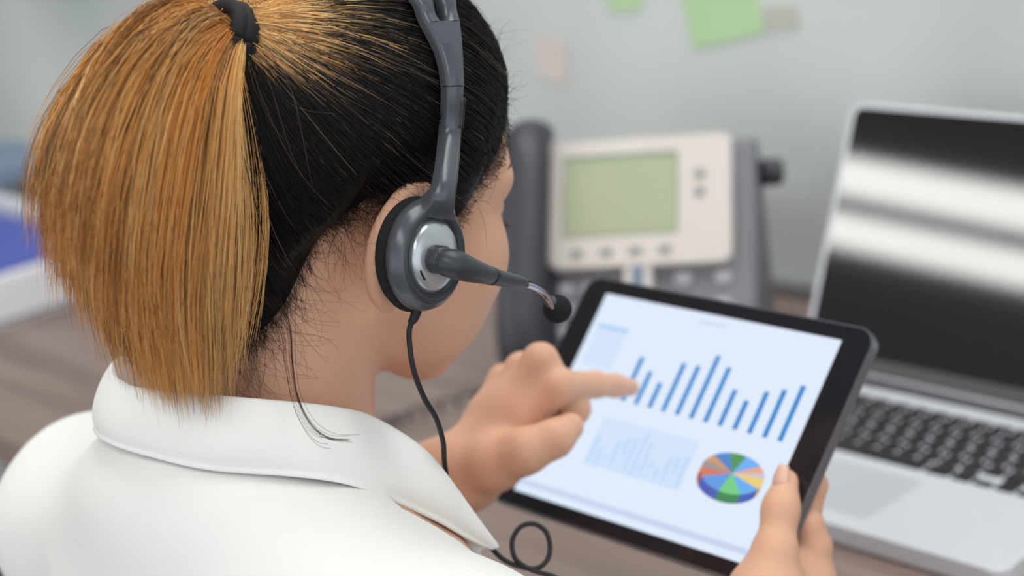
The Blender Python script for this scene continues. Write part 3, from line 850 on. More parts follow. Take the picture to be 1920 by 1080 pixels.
# collar: stand, fold and leaf lofted round the neck
YC = 0.505
def ring(theta, rx, ry, z):
    t = math.radians(theta); return (XM+rx*math.sin(t), YC-ry*math.cos(t), z)
fold_r = [ring(0, .078, .080, 1.042), ring(17, .078, .080, 1.043), ring(48, .078, .080, 1.038), ring(69, .078, .080, 1.0293), ring(85, .078, .080, 1.0196), ring(99, .078, .080, 1.0075),
          (-0.7060, 0.5365, 0.9860), (-0.7060, 0.5540, 0.9560), (-0.7020, 0.5698, 0.9163)]
leaf_r = [ring(0, .093, .095, 1.014), ring(14, .092, .094, 1.0125), ring(36, .092, .094, 1.0060), ring(63, .092, .094, 0.9958), ring(80, .092, .094, 0.9825), ring(98, .091, .094, 0.9593),
          (-0.6990, 0.5365, 0.9430), (-0.6990, 0.5530, 0.9270), (-0.7005, 0.5705, 0.9135)]
NS = 41
fr = catmull(fold_r, NS); lr = catmull(leaf_r, NS)
mirror = lambda A: np.column_stack([2*XM-A[:, 0], A[:, 1], A[:, 2]])
fold_c = np.vstack([mirror(fr)[::-1][:-1], fr]); leaf_c = np.vstack([mirror(lr)[::-1][:-1], lr])
axis = np.array([XM, YC, 0])
rows_ = []
inn = fold_c.copy(); rad_v = fold_c-axis; rad_v[:, 2] = 0; rad_n = rad_v/np.linalg.norm(rad_v, axis=1)[:, None]
tpar = np.abs(np.linspace(-1, 1, len(fold_c)))
drop = 0.040*(1-0.75*np.clip((tpar-0.55)/0.45, 0, 1))
for k in (1.0, 0.6, 0.25):
    r_ = fold_c - rad_n*(0.0035+0.004*k) ; r_[:, 2] -= drop*k; rows_.append(r_)
r_ = fold_c - rad_n*0.0018; r_[:, 2] -= 0.0022; rows_.append(r_)
rows_.append(fold_c)
for k in (0.06, 0.2, 0.4, 0.6, 0.8, 0.93, 0.945, 1.0):
    r_ = fold_c*(1-k)+leaf_c*k + rad_n*(0.0045*math.sin(math.pi*min(1, k*1.02))**0.8) 
    if k in (0.93,): r_ = r_ - rad_n*0.0014
    rows_.append(r_)
Vc = np.vstack(rows_)-ROOT; n_ = len(fold_c); Fc = []
for i in range(len(rows_)-1):
    for j in range(n_-1): Fc.append((i*n_+j, i*n_+j+1, (i+1)*n_+j+1, (i+1)*n_+j))
collar = part('collar', fast_mesh('collar', Vc, Fc), MT['shirt'], shirt)
so = collar.modifiers.new('thick', 'SOLIDIFY'); so.thickness = 0.0022; so.offset = 0
ss = collar.modifiers.new('round', 'SUBSURF'); ss.levels = 1; ss.render_levels = 1

#=HAIR
# ------------------------------------------------------------------ hair
def strands(name, Pts, rad, colr, material, parent, origin):
    """Pts (N,M,3), rad (N,M), colr (N,M,3): three-sided tapering strands in one mesh"""
    N, M_, _ = Pts.shape
    T = np.gradient(Pts, axis=1); T /= np.linalg.norm(T, axis=2)[..., None]+1e-12
    ref = np.array([0.31, 0.52, 0.79]); A = np.cross(T, ref); A /= np.linalg.norm(A, axis=2)[..., None]+1e-12; Bv = np.cross(T, A)
    vs = []
    for k in range(3):
        a = 2*math.pi*k/3; vs.append(Pts + rad[..., None]*(math.cos(a)*A+math.sin(a)*Bv))
    Vv = np.stack(vs, 2).reshape(-1, 3)-origin
    i = np.arange(N)[:, None, None]; j = np.arange(M_-1)[None, :, None]; k = np.arange(3)[None, None, :]
    b = (i*M_+j)*3
    q = np.stack([b+k, b+(k+1) % 3, b+3+(k+1) % 3, b+3+k], -1).reshape(-1, 4)
    me = fast_mesh(name, Vv, q)
    at = me.color_attributes.new('dye', 'FLOAT_COLOR', 'POINT')
    c4 = np.ones((N, M_, 3, 4), np.float32); c4[..., :3] = colr[:, :, None, :]
    at.data.foreach_set('color', c4.ravel())
    return part(name, me, material, parent)

DARK = np.array(lin(17, 15, 16)[:3]); BROWN = np.array(lin(88, 50, 18)[:3]); GOLD = np.array(lin(236, 174, 98)[:3]); COPPER = np.array(lin(206, 130, 54)[:3]); PALE = np.array(lin(246, 206, 142)[:3])
# hairline height (head-local z) as a function of head-local y, for the sides
HLY = np.array([-0.12, -0.081, -0.075, -0.066, -0.059, -0.050, -0.046, -0.035, -0.014, 0.000, 0.012, 0.020, 0.030, 0.034, 0.038, 0.056, 0.070, 0.10])
HLZ = np.array([-0.090, -0.082, -0.074, -0.062, -0.047, -0.021, 0.002, 0.016, 0.026, 0.036, 0.026, 0.006, 0.002, 0.012, 0.026, 0.046, 0.068, 0.085])
def hairline(q): return np.interp(q[:, 1], HLY, HLZ)
capR = CR_R + 0.0085
Hc = Body()
Hc.ops = [(o, f, k) for o, f, k in B.ops[:N_HEAD]]
def hair_off(p):
    q = Hinv(p); m = np.clip((q[:, 2]-hairline(q)+0.007)/0.042, -1, 1)
    return 0.0098*np.clip(m, 0, 1)**1.05 - 0.006*np.clip(-m*1.4, 0, 1) - 0.0013
Hc.ops.append(('f', lambda p, d: d-hair_off(p), 0))
V, F = Hc.mesh(EAR-np.array([0.11, 0.13, 0.13]), EAR+np.array([0.12, 0.13, 0.15]), 0.0030)
# keep only the hair-bearing part of the shell
q = Hinv(V); keep = q[:, 2] > hairline(q)-0.012
keep &= q[:, 2] > -0.094
F = F[keep[F].all(1)]
CAPV = V.copy()
used = np.unique(F); CAPV = V[used]; rm = np.full(len(V), -1); rm[used] = np.arange(len(used)); V = V[used]; F = rm[F]
me = fast_mesh('hair', V-ROOT, F)
at = me.color_attributes.new('dye', 'FLOAT_COLOR', 'POINT')
TIE_Q = np.array([0.0185, -0.0960, 0.0862])             # head-local position of the hair tie
XT = float((EAR+HR@TIE_Q)[0])
dt_ = np.linalg.norm(Hinv(V)-TIE_Q, axis=1)
w_ = np.clip(1-(dt_-0.015)/0.028, 0, 1)[:, None]
c4 = np.ones((len(V), 4), np.float32); c4[:, :3] = DARK*(1-w_)+COPPER*0.6*w_
at.data.foreach_set('color', c4.ravel())
hair = part('hair', me, MT['hair'], person); hair['label'] = 'black hair pulled tight to the crown'

# strands combed from the hairline over the skull to the tie
CAPQ = Hinv(CAPV); CAPG = CAPQ[:, 2]-hairline(CAPQ)
def comb(N, edge):
    ids = np.where((CAPG > -0.012) & (CAPG < 0.010))[0] if edge else np.where(CAPG > 0.0)[0]
    return CAPQ[rng.choice(ids, N)] + rng.normal(0, 0.0012, (N, 3))
tie_n = (TIE_Q-CR_C)/capR; tie_r = np.linalg.norm(tie_n); tie_n /= tie_r
def push_out(Pw, body_ops, gap):
    sh = Pw.reshape(-1, 3).copy()
    g = np.broadcast_to(gap, Pw.shape[:2]).ravel()
    for _ in range(2):
        dd = Hc.ev(sh, body_ops); bad = np.where(dd < g)[0]
        if not len(bad): break
        e = 1e-4; gr = np.stack([(Hc.ev(sh[bad]+np.eye(3)[a]*e, body_ops)-dd[bad])/e for a in range(3)], 1)
        gr /= np.linalg.norm(gr, axis=1)[:, None]+1e-9
        sh[bad] += gr*(g[bad]-dd[bad])[:, None]
    return sh.reshape(Pw.shape)
def combed(q0, M_, lift, wave=1.0):
    """q0 head-local roots; paths run over the skull to the tie, kept outside the hair shell"""
    N = len(q0); t = np.linspace(0, 1, M_)[None, :, None]
    v0 = (q0-CR_C)/capR; r0 = np.linalg.norm(v0, axis=1); v0 = v0/r0[:, None]
    om = np.arccos(np.clip(v0 @ tie_n, -1, 1))[:, None, None]+1e-4
    D = (np.sin((1-t)*om)*v0[:, None, :]+np.sin(t*om)*tie_n)/np.sin(om)
    side = np.cross(v0, tie_n); side /= np.linalg.norm(side, axis=1)[:, None]+1e-9
    D = D + side[:, None, :]*wave*(np.sin(np.pi*t)*rng.normal(0, 0.035, (N, 1, 1)) + np.sin(2*np.pi*t)*rng.normal(0, 0.012, (N, 1, 1)))
    D /= np.linalg.norm(D, axis=2)[..., None]
    rho = r0[:, None, None]*(1-t)+t*1.0
    ringo = rng.normal(0, 0.0036, (N, 1, 3))*np.clip((t-0.7)/0.3, 0, 1)
    W = EAR + (D*capR*rho + CR_C + ringo) @ HR.T
    g0 = np.clip((q0[:, 2]-hairline(q0))/0.02, 0, 1)[:, None]
    gap = np.where(np.linspace(0, 1, M_)[None, :] < 0.10, -0.0012, 0.0003) + lift[:, :, 0]*np.sin(np.pi*np.linspace(0, 1, M_)[None, :])**0.7
    gap = gap + 0.006*np.clip((np.linspace(0, 1, M_)[None, :]-0.72)/0.28, 0, 1)**1.5
    return push_out(W, Hc.ops, gap)
N = 9000
q0 = np.vstack([comb(4600, True), comb(N-4600, False)])
pts = combed(q0, 11, np.abs(rng.normal(0.0006, 0.0007, (N, 1, 1))))
rel = q0-TIE_Q; ang = np.degrees(np.arctan2(-rel[:, 2], rel[:, 1]))         # 0 forward over the crown, 90 down to the nape
sect = 1-0.72*np.clip((ang-22)/26, 0, 1)
longr = rng.random(N) < 0.03
reach = np.where(longr, rng.uniform(0.05, 0.085, N), rng.uniform(0.020, 0.062, N))*sect   # how far the bleach runs from the tie
reach *= 0.78+0.45*np.sin(np.radians(ang)*7.0+0.6)**2
reach += rng.uniform(0.2, 1.0, N)*0.026*np.exp(-((ang-16)/9)**2)*(rng.random(N) < 0.7)
dist = np.linalg.norm((pts-(EAR+HR@TIE_Q)), axis=2)
w_ = np.clip((reach[:, None]-dist)/0.022+0.5, 0, 1)
goldc = COPPER+(PALE-COPPER)*rng.random((N, 1))**0.55
goldc[longr] = np.array(lin(150, 122, 104)[:3])
shade = DARK*rng.uniform(0.7, 1.7, (N, 1))
brownish = rng.random(N) < 0.025
shade[brownish] = np.array(lin(104, 84, 74)[:3])
c = shade[:, None, :]*(1-w_[..., None])+goldc[:, None, :]*w_[..., None]
rd = np.full((N, 11), 0.00022); rd[:, 0] = 0.00006; rd[:, 1] = 0.00016
o = strands('hair_strands', pts, rd, c, MT['hair'], hair, ROOT); o['kind'] = 'stuff'

# short fuzz along the hairline and loose wisps on the nape
def wisps(name, roots, dirs, length, curl, rad, col_):
    N = len(roots); M_ = 12
    d = dirs/np.linalg.norm(dirs, axis=1)[:, None]; p = roots.copy(); L = [p]
    drift = rng.normal(0, 1, (N, 3))
    for i in range(M_-1):
        drift = 0.8*drift+rng.normal(0, 0.6, (N, 3))
        d = d + drift*curl + np.array([0, 0, -0.03]); d /= np.linalg.norm(d, axis=1)[:, None]
        p = p + d*(length/M_)[:, None]; L.append(p)
    Pts = np.stack(L, 1)
    # stay outside the skin
    sh = Pts.reshape(-1, 3)
    for _ in range(2):
        dd = B.ev(sh, B.ops); bad = dd < 0.0012
        if bad.any():
            e = 1e-4; gr = np.stack([(B.ev(sh[bad]+np.eye(3)[a]*e, B.ops)-dd[bad])/e for a in range(3)], 1)
            gr /= np.linalg.norm(gr, axis=1)[:, None]+1e-9
            sh[bad] += gr*(0.0016-dd[bad])[:, None]
    Pts = sh.reshape(N, M_, 3)
    rr = np.linspace(1, 0.35, M_)[None, :]*rad
    cc = np.broadcast_to(col_, (N, M_, 3)).copy()*rng.uniform(0.7, 1.6, (N, 1, 1))
    o = strands(name, Pts, np.broadcast_to(rr, (N, M_)), cc, MT['hair'], hair, ROOT); o['kind'] = 'stuff'
ids = np.where((CAPG > -0.012) & (CAPG < 0.006) & (CAPQ[:, 0] > -0.05))[0]
q = CAPQ[rng.choice(ids, 2000)]; to = TIE_Q-q; to /= np.linalg.norm(to, axis=1)[:, None]
q = q - to*rng.uniform(0, 0.007, (2000, 1))
dirs = (to*rng.uniform(0.5, 1.2, (2000, 1))+rng.normal(0, 0.26, (2000, 3))+np.array([0.10, -0.05, -0.1])) @ HR.T
wisps('hairline_fuzz', EAR+q @ HR.T, dirs, rng.uniform(0.008, 0.034, 2000), 0.045, 0.00011, DARK*1.6)
ids = np.where((CAPG > -0.006) & (CAPG < 0.010) & (CAPQ[:, 1] < -0.02) & (CAPQ[:, 0] > -0.02))[0]
q = CAPQ[rng.choice(ids, 480)]
dirs = np.column_stack([rng.normal(0.1, 0.4, 480), rng.normal(0.10, 0.45, 480), np.full(480, -0.8)])
wisps('nape_wisps', EAR+q @ HR.T, dirs, rng.uniform(0.015, 0.055, 480), 0.16, 0.00010, DARK*1.5)
ids = np.where((CAPQ[:, 1] > 0.045) & (CAPG > 0.0) & (CAPG < 0.05) & (CAPQ[:, 0] > -0.02))[0]
q = CAPQ[rng.choice(ids, 320)]
dirs = (rng.normal(0, 0.4, (320, 3))+np.array([0.30, 0.30, 0.25])+(TIE_Q-q)*5) @ HR.T
wisps('forehead_frizz', EAR+q @ HR.T, dirs, rng.uniform(0.008, 0.026, 320), 0.10, 0.00009, DARK*2.2)
# flyaways standing off the crown and forehead
v0 = comb(90, False)
pts = combed(v0, 11, np.abs(rng.normal(0.003, 0.003, (90, 1, 1))), 2.0)
cc = np.broadcast_to((np.array(lin(96, 78, 70)[:3])), (90, 11, 3)).copy()
o = strands('flyaways', pts[:, :9], np.full((90, 9), 0.00011), cc[:, :9], MT['hair'], hair, ROOT); o['kind'] = 'stuff'
# one long loose lock from behind the ear over the collar
lock = []
for i in range(15):
    j = rng.normal(0, 1.3, 2)
    base = [(500+j[0]*30, 560+j[1]*15, .918), (538+j[0]*8, 610, .915), (545+j[0]*5, 680, .905), (556+j[0]*4, 745+j[1]*3, .893), (580+j[0]*5, 795+j[1]*3, .884), (612+j[0]*8, 822+j[1]*4, .880), (648+j[0]*14, 826+j[1]*5, .880)]
    lock.append(catmull([P(*b) for b in base], 22))
lock = np.array(lock)
o = strands('loose_lock', lock, np.full(lock.shape[:2], 0.00010), np.broadcast_to(np.array(lin(56, 38, 36)[:3]), lock.shape).copy(), MT['hair'], hair, ROOT); o['kind'] = 'stuff'
# eyebrows
eb = []
for s in (-1, 1):
    for i in range(140):
        u = rng.random(); b0 = np.array([s*(0.014+0.040*u), 0.0965-0.030*u**1.8, 0.026+0.005*math.sin(u*2.6)]) + rng.normal(0, 0.0012, 3)*np.array([1, 0.4, 1])
        b1 = b0+np.array([s*0.006, -0.002-0.004*u, 0.0035*(1-u)])
        eb.append(np.array([H(*(b0*(1-k)+b1*k)) for k in (0, 0.5, 1)]))
for s in (-1, 1):
    for i in range(60):
        u = rng.uniform(-1, 1); b0 = np.array([s*0.032+u*0.0125, 0.0915-0.004*u*u-0.002*s*u, -0.0035-0.0012*(1-u*u)])
        b1 = b0+np.array([u*0.002, 0.005, -0.0035]); eb.append(np.array([H(*(b0*(1-k)+b1*k)) for k in (0, 0.5, 1)]))
eb = np.array(eb)
sh = eb.reshape(-1, 3); dd = B.ev(sh, B.ops); gr = np.stack([(B.ev(sh+np.eye(3)[a]*1e-4, B.ops)-dd)/1e-4 for a in range(3)], 1); gr /= np.linalg.norm(gr, axis=1)[:, None]+1e-9
dd = np.where(np.arange(len(sh)) < 280*3, dd, np.minimum(dd, 0.0008)); sh += gr*(0.0008-dd)[:, None]; eb = sh.reshape(-1, 3, 3)
o = strands('eyebrows_and_lashes', eb, np.full(eb.shape[:2], 0.00022), np.broadcast_to(np.array(lin(96, 66, 50)[:3]), eb.shape).copy(), MT['hair'], hair, ROOT); o['kind'] = 'stuff'

# ponytail: strands fanned between an inner and an outer guide, thickness to either side of the midline
guides_px = {
    0.0: [(462, 82), (424, 88), (398, 128), (392, 215), (396, 330), (396, 440), (388, 560), (380, 680)],
    0.25: [(462, 76), (420, 80), (388, 106), (356, 190), (340, 320), (334, 450), (334, 590), (342, 728)],
    0.5: [(462, 66), (416, 70), (380, 76), (322, 150), (282, 290), (258, 420), (250, 550), (268, 672)],
    0.75: [(462, 56), (416, 56), (368, 44), (286, 94), (226, 215), (200, 330), (188, 440), (190, 545)],
    1.0: [(462, 47), (416, 44), (354, 24), (266, 66), (190, 170), (150, 260), (130, 340), (116, 430)],
}
us = sorted(guides_px)
GD = np.array([catmull([PX(x, y, XT) for x, y in guides_px[u]], 15) for u in us])      # (5,15,3)
def guide(u):
    i = np.clip((u*4).astype(int), 0, 3); f = (u*4-i)[:, None, None]
    return GD[i]*(1-f)+GD[i+1]*f
NP = 26000; NCL = 420; MP = 11
cu = rng.random(NCL); cw = rng.uniform(-1, 1, NCL)
cl = rng.integers(0, NCL, NP)
u = np.clip(cu[cl]+rng.normal(0, 0.045, NP), 0, 1); w = np.clip(cw[cl]+rng.normal(0, 0.13, NP), -1.1, 1.1)
G = guide(u)
t = np.linspace(0, 1, 15)[None, :, None]
spread = 0.009+0.034*np.sin(np.clip(t*1.25, 0, 1)*np.pi/2)
shape = np.sqrt(np.clip(1-(2*np.clip(u, 0.02, 0.98)-1)**2, 0.08, 1))[:, None, None]
lat = w[:, None, None]*spread*(0.45+0.55*shape)*0.62
pts = G.copy(); pts[:, :, 0:1] += lat
# side locks hang slightly lower and lean to the head, outer layer lifts
pts[:, :, 1:2] += np.abs(w)[:, None, None]*0.010*t*(0.5-u[:, None, None])
flick = (np.clip(0.25-u, 0, 1)*4*rng.uniform(0, 1, NP)**3)[:, None, None]
pts[:, :, 1:2] += flick*0.008*t**1.5*(1.1-t)*2
# clump bend + individual frizz
cb_ = rng.normal(0, 0.0065, (NCL, 1, 3)); pts += cb_[cl]*np.sin(np.clip(t-0.12, 0, 1)*np.pi*0.9)
stray = np.where(rng.random((NP, 1, 1)) < 0.06, 2.0, 1.0)
pts += stray*rng.normal(0, 0.0026, (NP, 1, 3))*t + stray*rng.normal(0, 0.0014, (NP, 1, 3))*np.sin(t*7+rng.uniform(0, 6, (NP, 1, 1)))*t
# uneven lengths
Lf = np.clip(rng.normal(0.95, 0.05, NP)+rng.normal(0, 0.035, NCL)[cl], 0.70, 1.05)
layer = rng.random(NP) < 0.16; Lf[layer] = rng.uniform(0.42, 0.9, layer.sum())
tt = np.linspace(0, 1, MP)[None, :]*Lf[:, None]*14; i0 = np.clip(tt.astype(int), 0, 13); f = (tt-i0)[..., None]
ar = np.arange(NP)[:, None]
pts = pts[ar, i0]*(1-f)+pts[ar, i0+1]*f
mix = np.clip(rng.beta(2.2, 2.0, NCL)[cl]+rng.normal(0, 0.16, NP), 0, 1)[:, None]
colr = COPPER*(1-mix)+GOLD*mix
front = np.clip(w*1.2, 0, 1)*np.clip((0.55-u)/0.4, 0, 1)
colr = colr*(1-0.5*front[:, None])+PALE*0.5*front[:, None]  # paler camera-side lock: its lit look is put into the colour
dk = (rng.random(NCL) < 0.26+0.30*np.clip((cu-0.35)/0.3, 0, 1))[cl] & (rng.random(NP) < 0.6); colr[dk] = colr[dk]*0.28+BROWN*0.40  # brown strands: two-tone hair plus shade between the locks painted in
pl = rng.random(NP) < 0.10; colr[pl] = PALE
c = np.repeat(colr[:, None, :], MP, 1)
rd = np.full((NP, MP), 0.00018); rd[:, -1] = 0.00004; rd[:, -2] = 0.00011; rd[:, -3] = 0.00015
pony = strands('ponytail', pts, rd, c, MT['ponytail'], person, ROOT); pony['kind'] = 'stuff'; pony['label'] = 'bleached golden blonde ponytail'

# hair tie: three turns of black cord round the root of the ponytail
out = HR@((TIE_Q-CR_C)/capR**2); out /= np.linalg.norm(out)
axis_t = out + np.array([0, -0.5, 0.05]); axis_t /= np.linalg.norm(axis_t)
tq = EAR+HR@TIE_Q
ctr = P(424, 76, float((tq-CAM_LOC) @ CAM_R[2])-0.004)
u_ = np.array([1.0, 0, 0]); v_ = np.cross(axis_t, u_); v_ /= np.linalg.norm(v_)
loops = []
for j, (sft, rr) in enumerate(((-0.0066, 0.0158), (0.0, 0.0168), (0.0066, 0.0158))):
    a = np.linspace(0, 2*math.pi, 49)
    C_ = ctr + axis_t*sft + (u_[None, :]*np.cos(a)[:, None]+v_[None, :]*np.sin(a)[:, None])*rr + axis_t[None, :]*(0.0012*np.sin(a*2+j))[:, None]
    bmx = tube_mesh('hair_tie', C_, 0.0041, 12)
    loops.append(bmx)
bm = bmesh.new()
for l_ in loops: bm.from_mesh(l_)
for v in bm.verts: v.co -= Vector(ROOT)
tie_me = bm_mesh(bm, 'hair_tie')
tie_o = part('hair_tie', tie_me, MT['tie'], person); tie_o['label'] = 'black fabric hair tie'

#=HEADSET
# ------------------------------------------------------------------ headset
HS0 = np.array([XM, 0.56, 1.09])
hsr = empty('headset', HS0)
tag(hsr, 'grey headset with boom microphone worn over the woman\'s right ear', 'headset')
def hp(name, me, m_, parent=hsr, sm=True):
    me.transform(Matrix.Translation(-Vector(HS0))); return part(name, me, m_, parent, sm)
upv = np.array([0, 0.30, 0.954])
def ear_cup(s, c0):
    ax = np.array([s*1.0, 0.13, 0.02])
    ax /= np.linalg.norm(ax)
    o0 = np.array(c0)
    sc_ = lambda L_, k=0.93: [(r*k, h*0.66) for r, h in L_]
    shell = hp('ear_cup', lathe_mesh('ear_cup', sc_([(0.0, 0.0), (0.0285, 0.0), (0.0300, 0.002), (0.0305, 0.006), (0.0290, 0.0125), (0.0262, 0.0160), (0.0248, 0.0172), (0.0236, 0.0172), (0.0222, 0.0160), (0.0215, 0.0150), (0, 0.0150)]), o0, ax, 56, 0.92, upv), MT['hs_grey'])
    hp('cushion', lathe_mesh('cushion', sc_([(0.012, -0.0105), (0.024, -0.0110), (0.0300, -0.0090), (0.0315, -0.005), (0.0300, -0.0005), (0.0280, 0.0005), (0, 0.0005)], 0.93), o0, ax, 56, 0.92, upv), MT['foam'], shell)
    hp('cup_ring', lathe_mesh('cup_ring', sc_([(0.0200, 0.0146), (0.0212, 0.0165), (0.0240, 0.0180), (0.0256, 0.0172), (0.0266, 0.0152)]), o0, ax, 56, 0.92, upv), MT['hs_dark'], shell)
    hp('cover_disc', lathe_mesh('cover_disc', sc_([(0.0212, 0.0146), (0.0208, 0.0166), (0.0190, 0.0186), (0.014, 0.0204), (0.007, 0.0213), (0.0, 0.0216)], 0.86), o0, ax, 48, 0.92, upv), MT['hs_silver'], shell)
    return shell, o0, ax
CUP = P(824, 481, 0.901)-np.array([0.991, 0.129, 0.02])*0.0138
cupR, c0, ax = ear_cup(1, CUP)
qL = Hinv(CUP[None])[0]
cupL, cL, axL = ear_cup(-1, H(-qL[0], qL[1], qL[2]))
# small slot in the silver disc
wv = np.cross(ax, upv); wv /= np.linalg.norm(wv); uv = np.cross(wv, ax)
sl_c = c0+ax*0.0188
def disc_pt(a_deg, r): a = math.radians(a_deg); return c0 + uv*r*math.cos(a) + wv*r*0.92*math.sin(a) + ax*(0.0143-0.0033*(r/0.0179)**2)
e1 = [disc_pt(a, 0.0146) for a in np.linspace(118, 142, 8)]; e2 = [disc_pt(a, 0.0146) for a in np.linspace(-118, -142, 8)]
pick = e1 if P(790, 525, 1) is not None and (np.linalg.norm(e1[4]-P(790, 525, 0.905)) < np.linalg.norm(e2[4]-P(790, 525, 0.905))) else e2
hp('vent_slot', tube_mesh('vent_slot', pick, 0.0009, 8), MT['black'], cupR)

# headband: one arch over the head, flat section; measured points on the right, mirrored to the left
def on_hair(px, py, gap):
    """first point along the view ray where the hair shell is closer than gap"""
    d = P(px, py, 1.0)-CAM_LOC; tt_ = np.linspace(0.80, 1.02, 900); pp_ = CAM_LOC+tt_[:, None]*d
    v = Hc.ev(pp_, Hc.ops); i = int(np.argmax(v < gap)) if (v < gap).any() else int(np.argmin(v))
    return pp_[i]
ra = [c0+upv*0.0215+ax*0.0075, P(834, 352, 0.898), on_hair(845, 255, 0.0085), on_hair(850, 165, 0.0075), on_hair(842, 95, 0.0075), on_hair(822, 30, 0.0075), on_hair(800, -20, 0.0075)]
pl_l = [Hinv(q[None])[0] for q in ra]
apex = H(0, pl_l[-1][1]+0.004, 0.143)
right = ra
left = [H(-q[0], q[1], q[2]) for q in pl_l]
arch = catmull(right + [apex] + left[::-1], 181)
# distance along the arch splits it into two sliders and the top band
cum = np.r_[0, np.cumsum(np.linalg.norm(np.diff(arch, axis=0), axis=1))]; tot = cum[-1]
cc_ = (arch-CAM_LOC) @ CAM_R.T; py_ = 540+3400*cc_[:, 1]/cc_[:, 2]
seam = cum[int(np.argmax(py_[:60] < 163))]
head_c = EAR+HR@np.array([0, 0, 0.03])
def strip_mesh(name, C, half_w, thick, slot=None):
    """flat strip along C: width runs fore-aft, thickness away from the head; slot=(i0,i1,w) leaves a slit"""
    n = len(C); T = np.gradient(C, axis=0); T /= np.linalg.norm(T, axis=1)[:, None]
    Nn = C-head_c; Nn -= T*(Nn*T).sum(1)[:, None]; Nn /= np.linalg.norm(Nn, axis=1)[:, None]
    Wd = np.cross(T, Nn); Wd[Wd[:, 1] < 0] *= -1
    half_w = np.broadcast_to(half_w, (n,)); thick = np.broadcast_to(thick, (n,))
    def section(i, a, b):
        h = thick[i]; e = min(0.0012, (b-a)*0.25)
        return [C[i]+Wd[i]*x+Nn[i]*z for x, z in ((a, -h*0.6), (b, -h*0.6), (b, h*0.2), (b-e, h*0.55), ((a+b)/2, h*0.75), (a+e, h*0.55), (a, h*0.2))]
    bm = bmesh.new()
    def sweep(ids, fa, fb):
        rings = [[bm.verts.new(q) for q in section(i, fa(i), fb(i))] for i in ids]
        m_ = len(rings[0])
        for r0, r1 in zip(rings, rings[1:]):
            for k in range(m_): bm.faces.new((r0[k], r0[(k+1) % m_], r1[(k+1) % m_], r1[k]))
        bm.faces.new(rings[0][::-1]); bm.faces.new(rings[-1])
    if slot is None: sweep(range(n), lambda i: -half_w[i], lambda i: half_w[i])
    else:
        i0, i1, sw = slot
        def sww(i): return sw*min(1, ((i-i0+0.2)/2.5)**0.5, ((i1-i+0.2)/2.5)**0.5)
        sweep(range(0, i0+1), lambda i: -half_w[i], lambda i: half_w[i])
        sweep(range(i0, i1+1), lambda i: -half_w[i], lambda i: -sww(i))
        sweep(range(i0, i1+1), lambda i: sww(i), lambda i: half_w[i])
        sweep(range(i1, n), lambda i: -half_w[i], lambda i: half_w[i])
    return bm_mesh(bm, name)
i_s = int(np.argmin(np.abs(cum-seam))); i_e = len(arch)-1-i_s
wseg = 0.0082
low = arch[:i_s+1]
wl = np.interp(np.linspace(0, 1, len(low)), [0, 0.12, 0.3, 0.6, 1], [0.0120, 0.0085, 0.0061, 0.0054, 0.0054])
th = np.interp(np.linspace(0, 1, len(low)), [0, 0.3, 1], [0.008, 0.0062, 0.0058])
for C_, s in ((low, 1), (arch[i_e:][::-1], -1)):
    sl_ = autosmooth(hp('slider_arm', strip_mesh('slider_arm', C_, wl, th), MT['hs_grey']), 50)
    if s == 1:
        # adjuster window and its dark slit
        nrm = C_-head_c
        iw = [int(len(C_)*k) for k in (0.70, 0.90)]
        seg_ = C_[iw[0]:iw[1]+1]; T = np.gradient(seg_, axis=0); T /= np.linalg.norm(T, axis=1)[:, None]; Nn = seg_-head_c; Nn -= T*(Nn*T).sum(1)[:, None]; Nn /= np.linalg.norm(Nn, axis=1)[:, None]
        Wd = np.cross(T, Nn); Wd[Wd[:, 1] < 0] *= -1
        hp('adjuster_window', tube_mesh('adjuster_window', seg_+Wd*0.0022+Nn*0.0038, 0.0019, 8, (0.35, 1.0), Nn), MT['hs_dark'], sl_)
        hp('adjuster_slit', tube_mesh('adjuster_slit', seg_+Wd*0.0038+Nn*0.0040, 0.0010, 8, (0.4, 1.0), Nn), MT['black'], sl_)
C_ = arch[i_s:i_e+1].copy()
wb = np.interp(np.linspace(0, 1, len(C_)), [0, 0.06, 0.13, 0.22, 0.5, 0.78, 0.87, 0.94, 1], [0.0057, 0.0062, 0.0078, 0.0112, 0.0150, 0.0112, 0.0078, 0.0062, 0.0057])
n_ = len(C_)
cc_ = (C_-CAM_LOC) @ CAM_R.T; py_ = 540+3400*cc_[:, 1]/cc_[:, 2]
k0 = int(np.argmax(py_[:n_//2] < 48)); k0 = max(k0, 2)
autosmooth(hp('headband', strip_mesh('headband', C_, wb, 0.0056, (k0, n_-1-k0, 0.0026)), MT['hs_grey']), 50)
hp('band_seam', tube_mesh('band_seam', np.array([arch[i_s], arch[i_s]*0.72+arch[i_s+1]*0.28]), 0.0060, 16, (0.74, 1.0), np.array([arch[i_s]-head_c])), MT['black'])

# boom: pivot knuckle, tapering arm, bright stem, foam ball
b0 = disc_pt(0, 0)+ax*0.002
bp = [P(822, 492, 0.893), P(850, 495, 0.892), P(885, 507, 0.902), P(930, 520, 0.922), P(985, 531, 0.948)]
C_ = catmull(bp, 30)
rb = np.interp(np.linspace(0, 1, 30), [0, 0.08, 0.25, 0.45, 0.7, 0.95, 1], [0.0050, 0.0066, 0.0074, 0.0066, 0.0046, 0.0034, 0.0024])
boom = hp('microphone_boom', tube_mesh('microphone_boom', C_, rb, 20), MT['hs_dark'])
hp('pivot', lathe_mesh('pivot', [(0.0072, -0.004), (0.0072, 0.003), (0.006, 0.005), (0, 0.0055)], lerp(disc_pt(0, 0), bp[0], 0.5), ax, 24), MT['hs_dark'], boom)
hp('boom_joint', tube_mesh('boom_joint', C_[20:22], np.array([rb[20], rb[21]])*1.03, 20), MT['black'], boom)
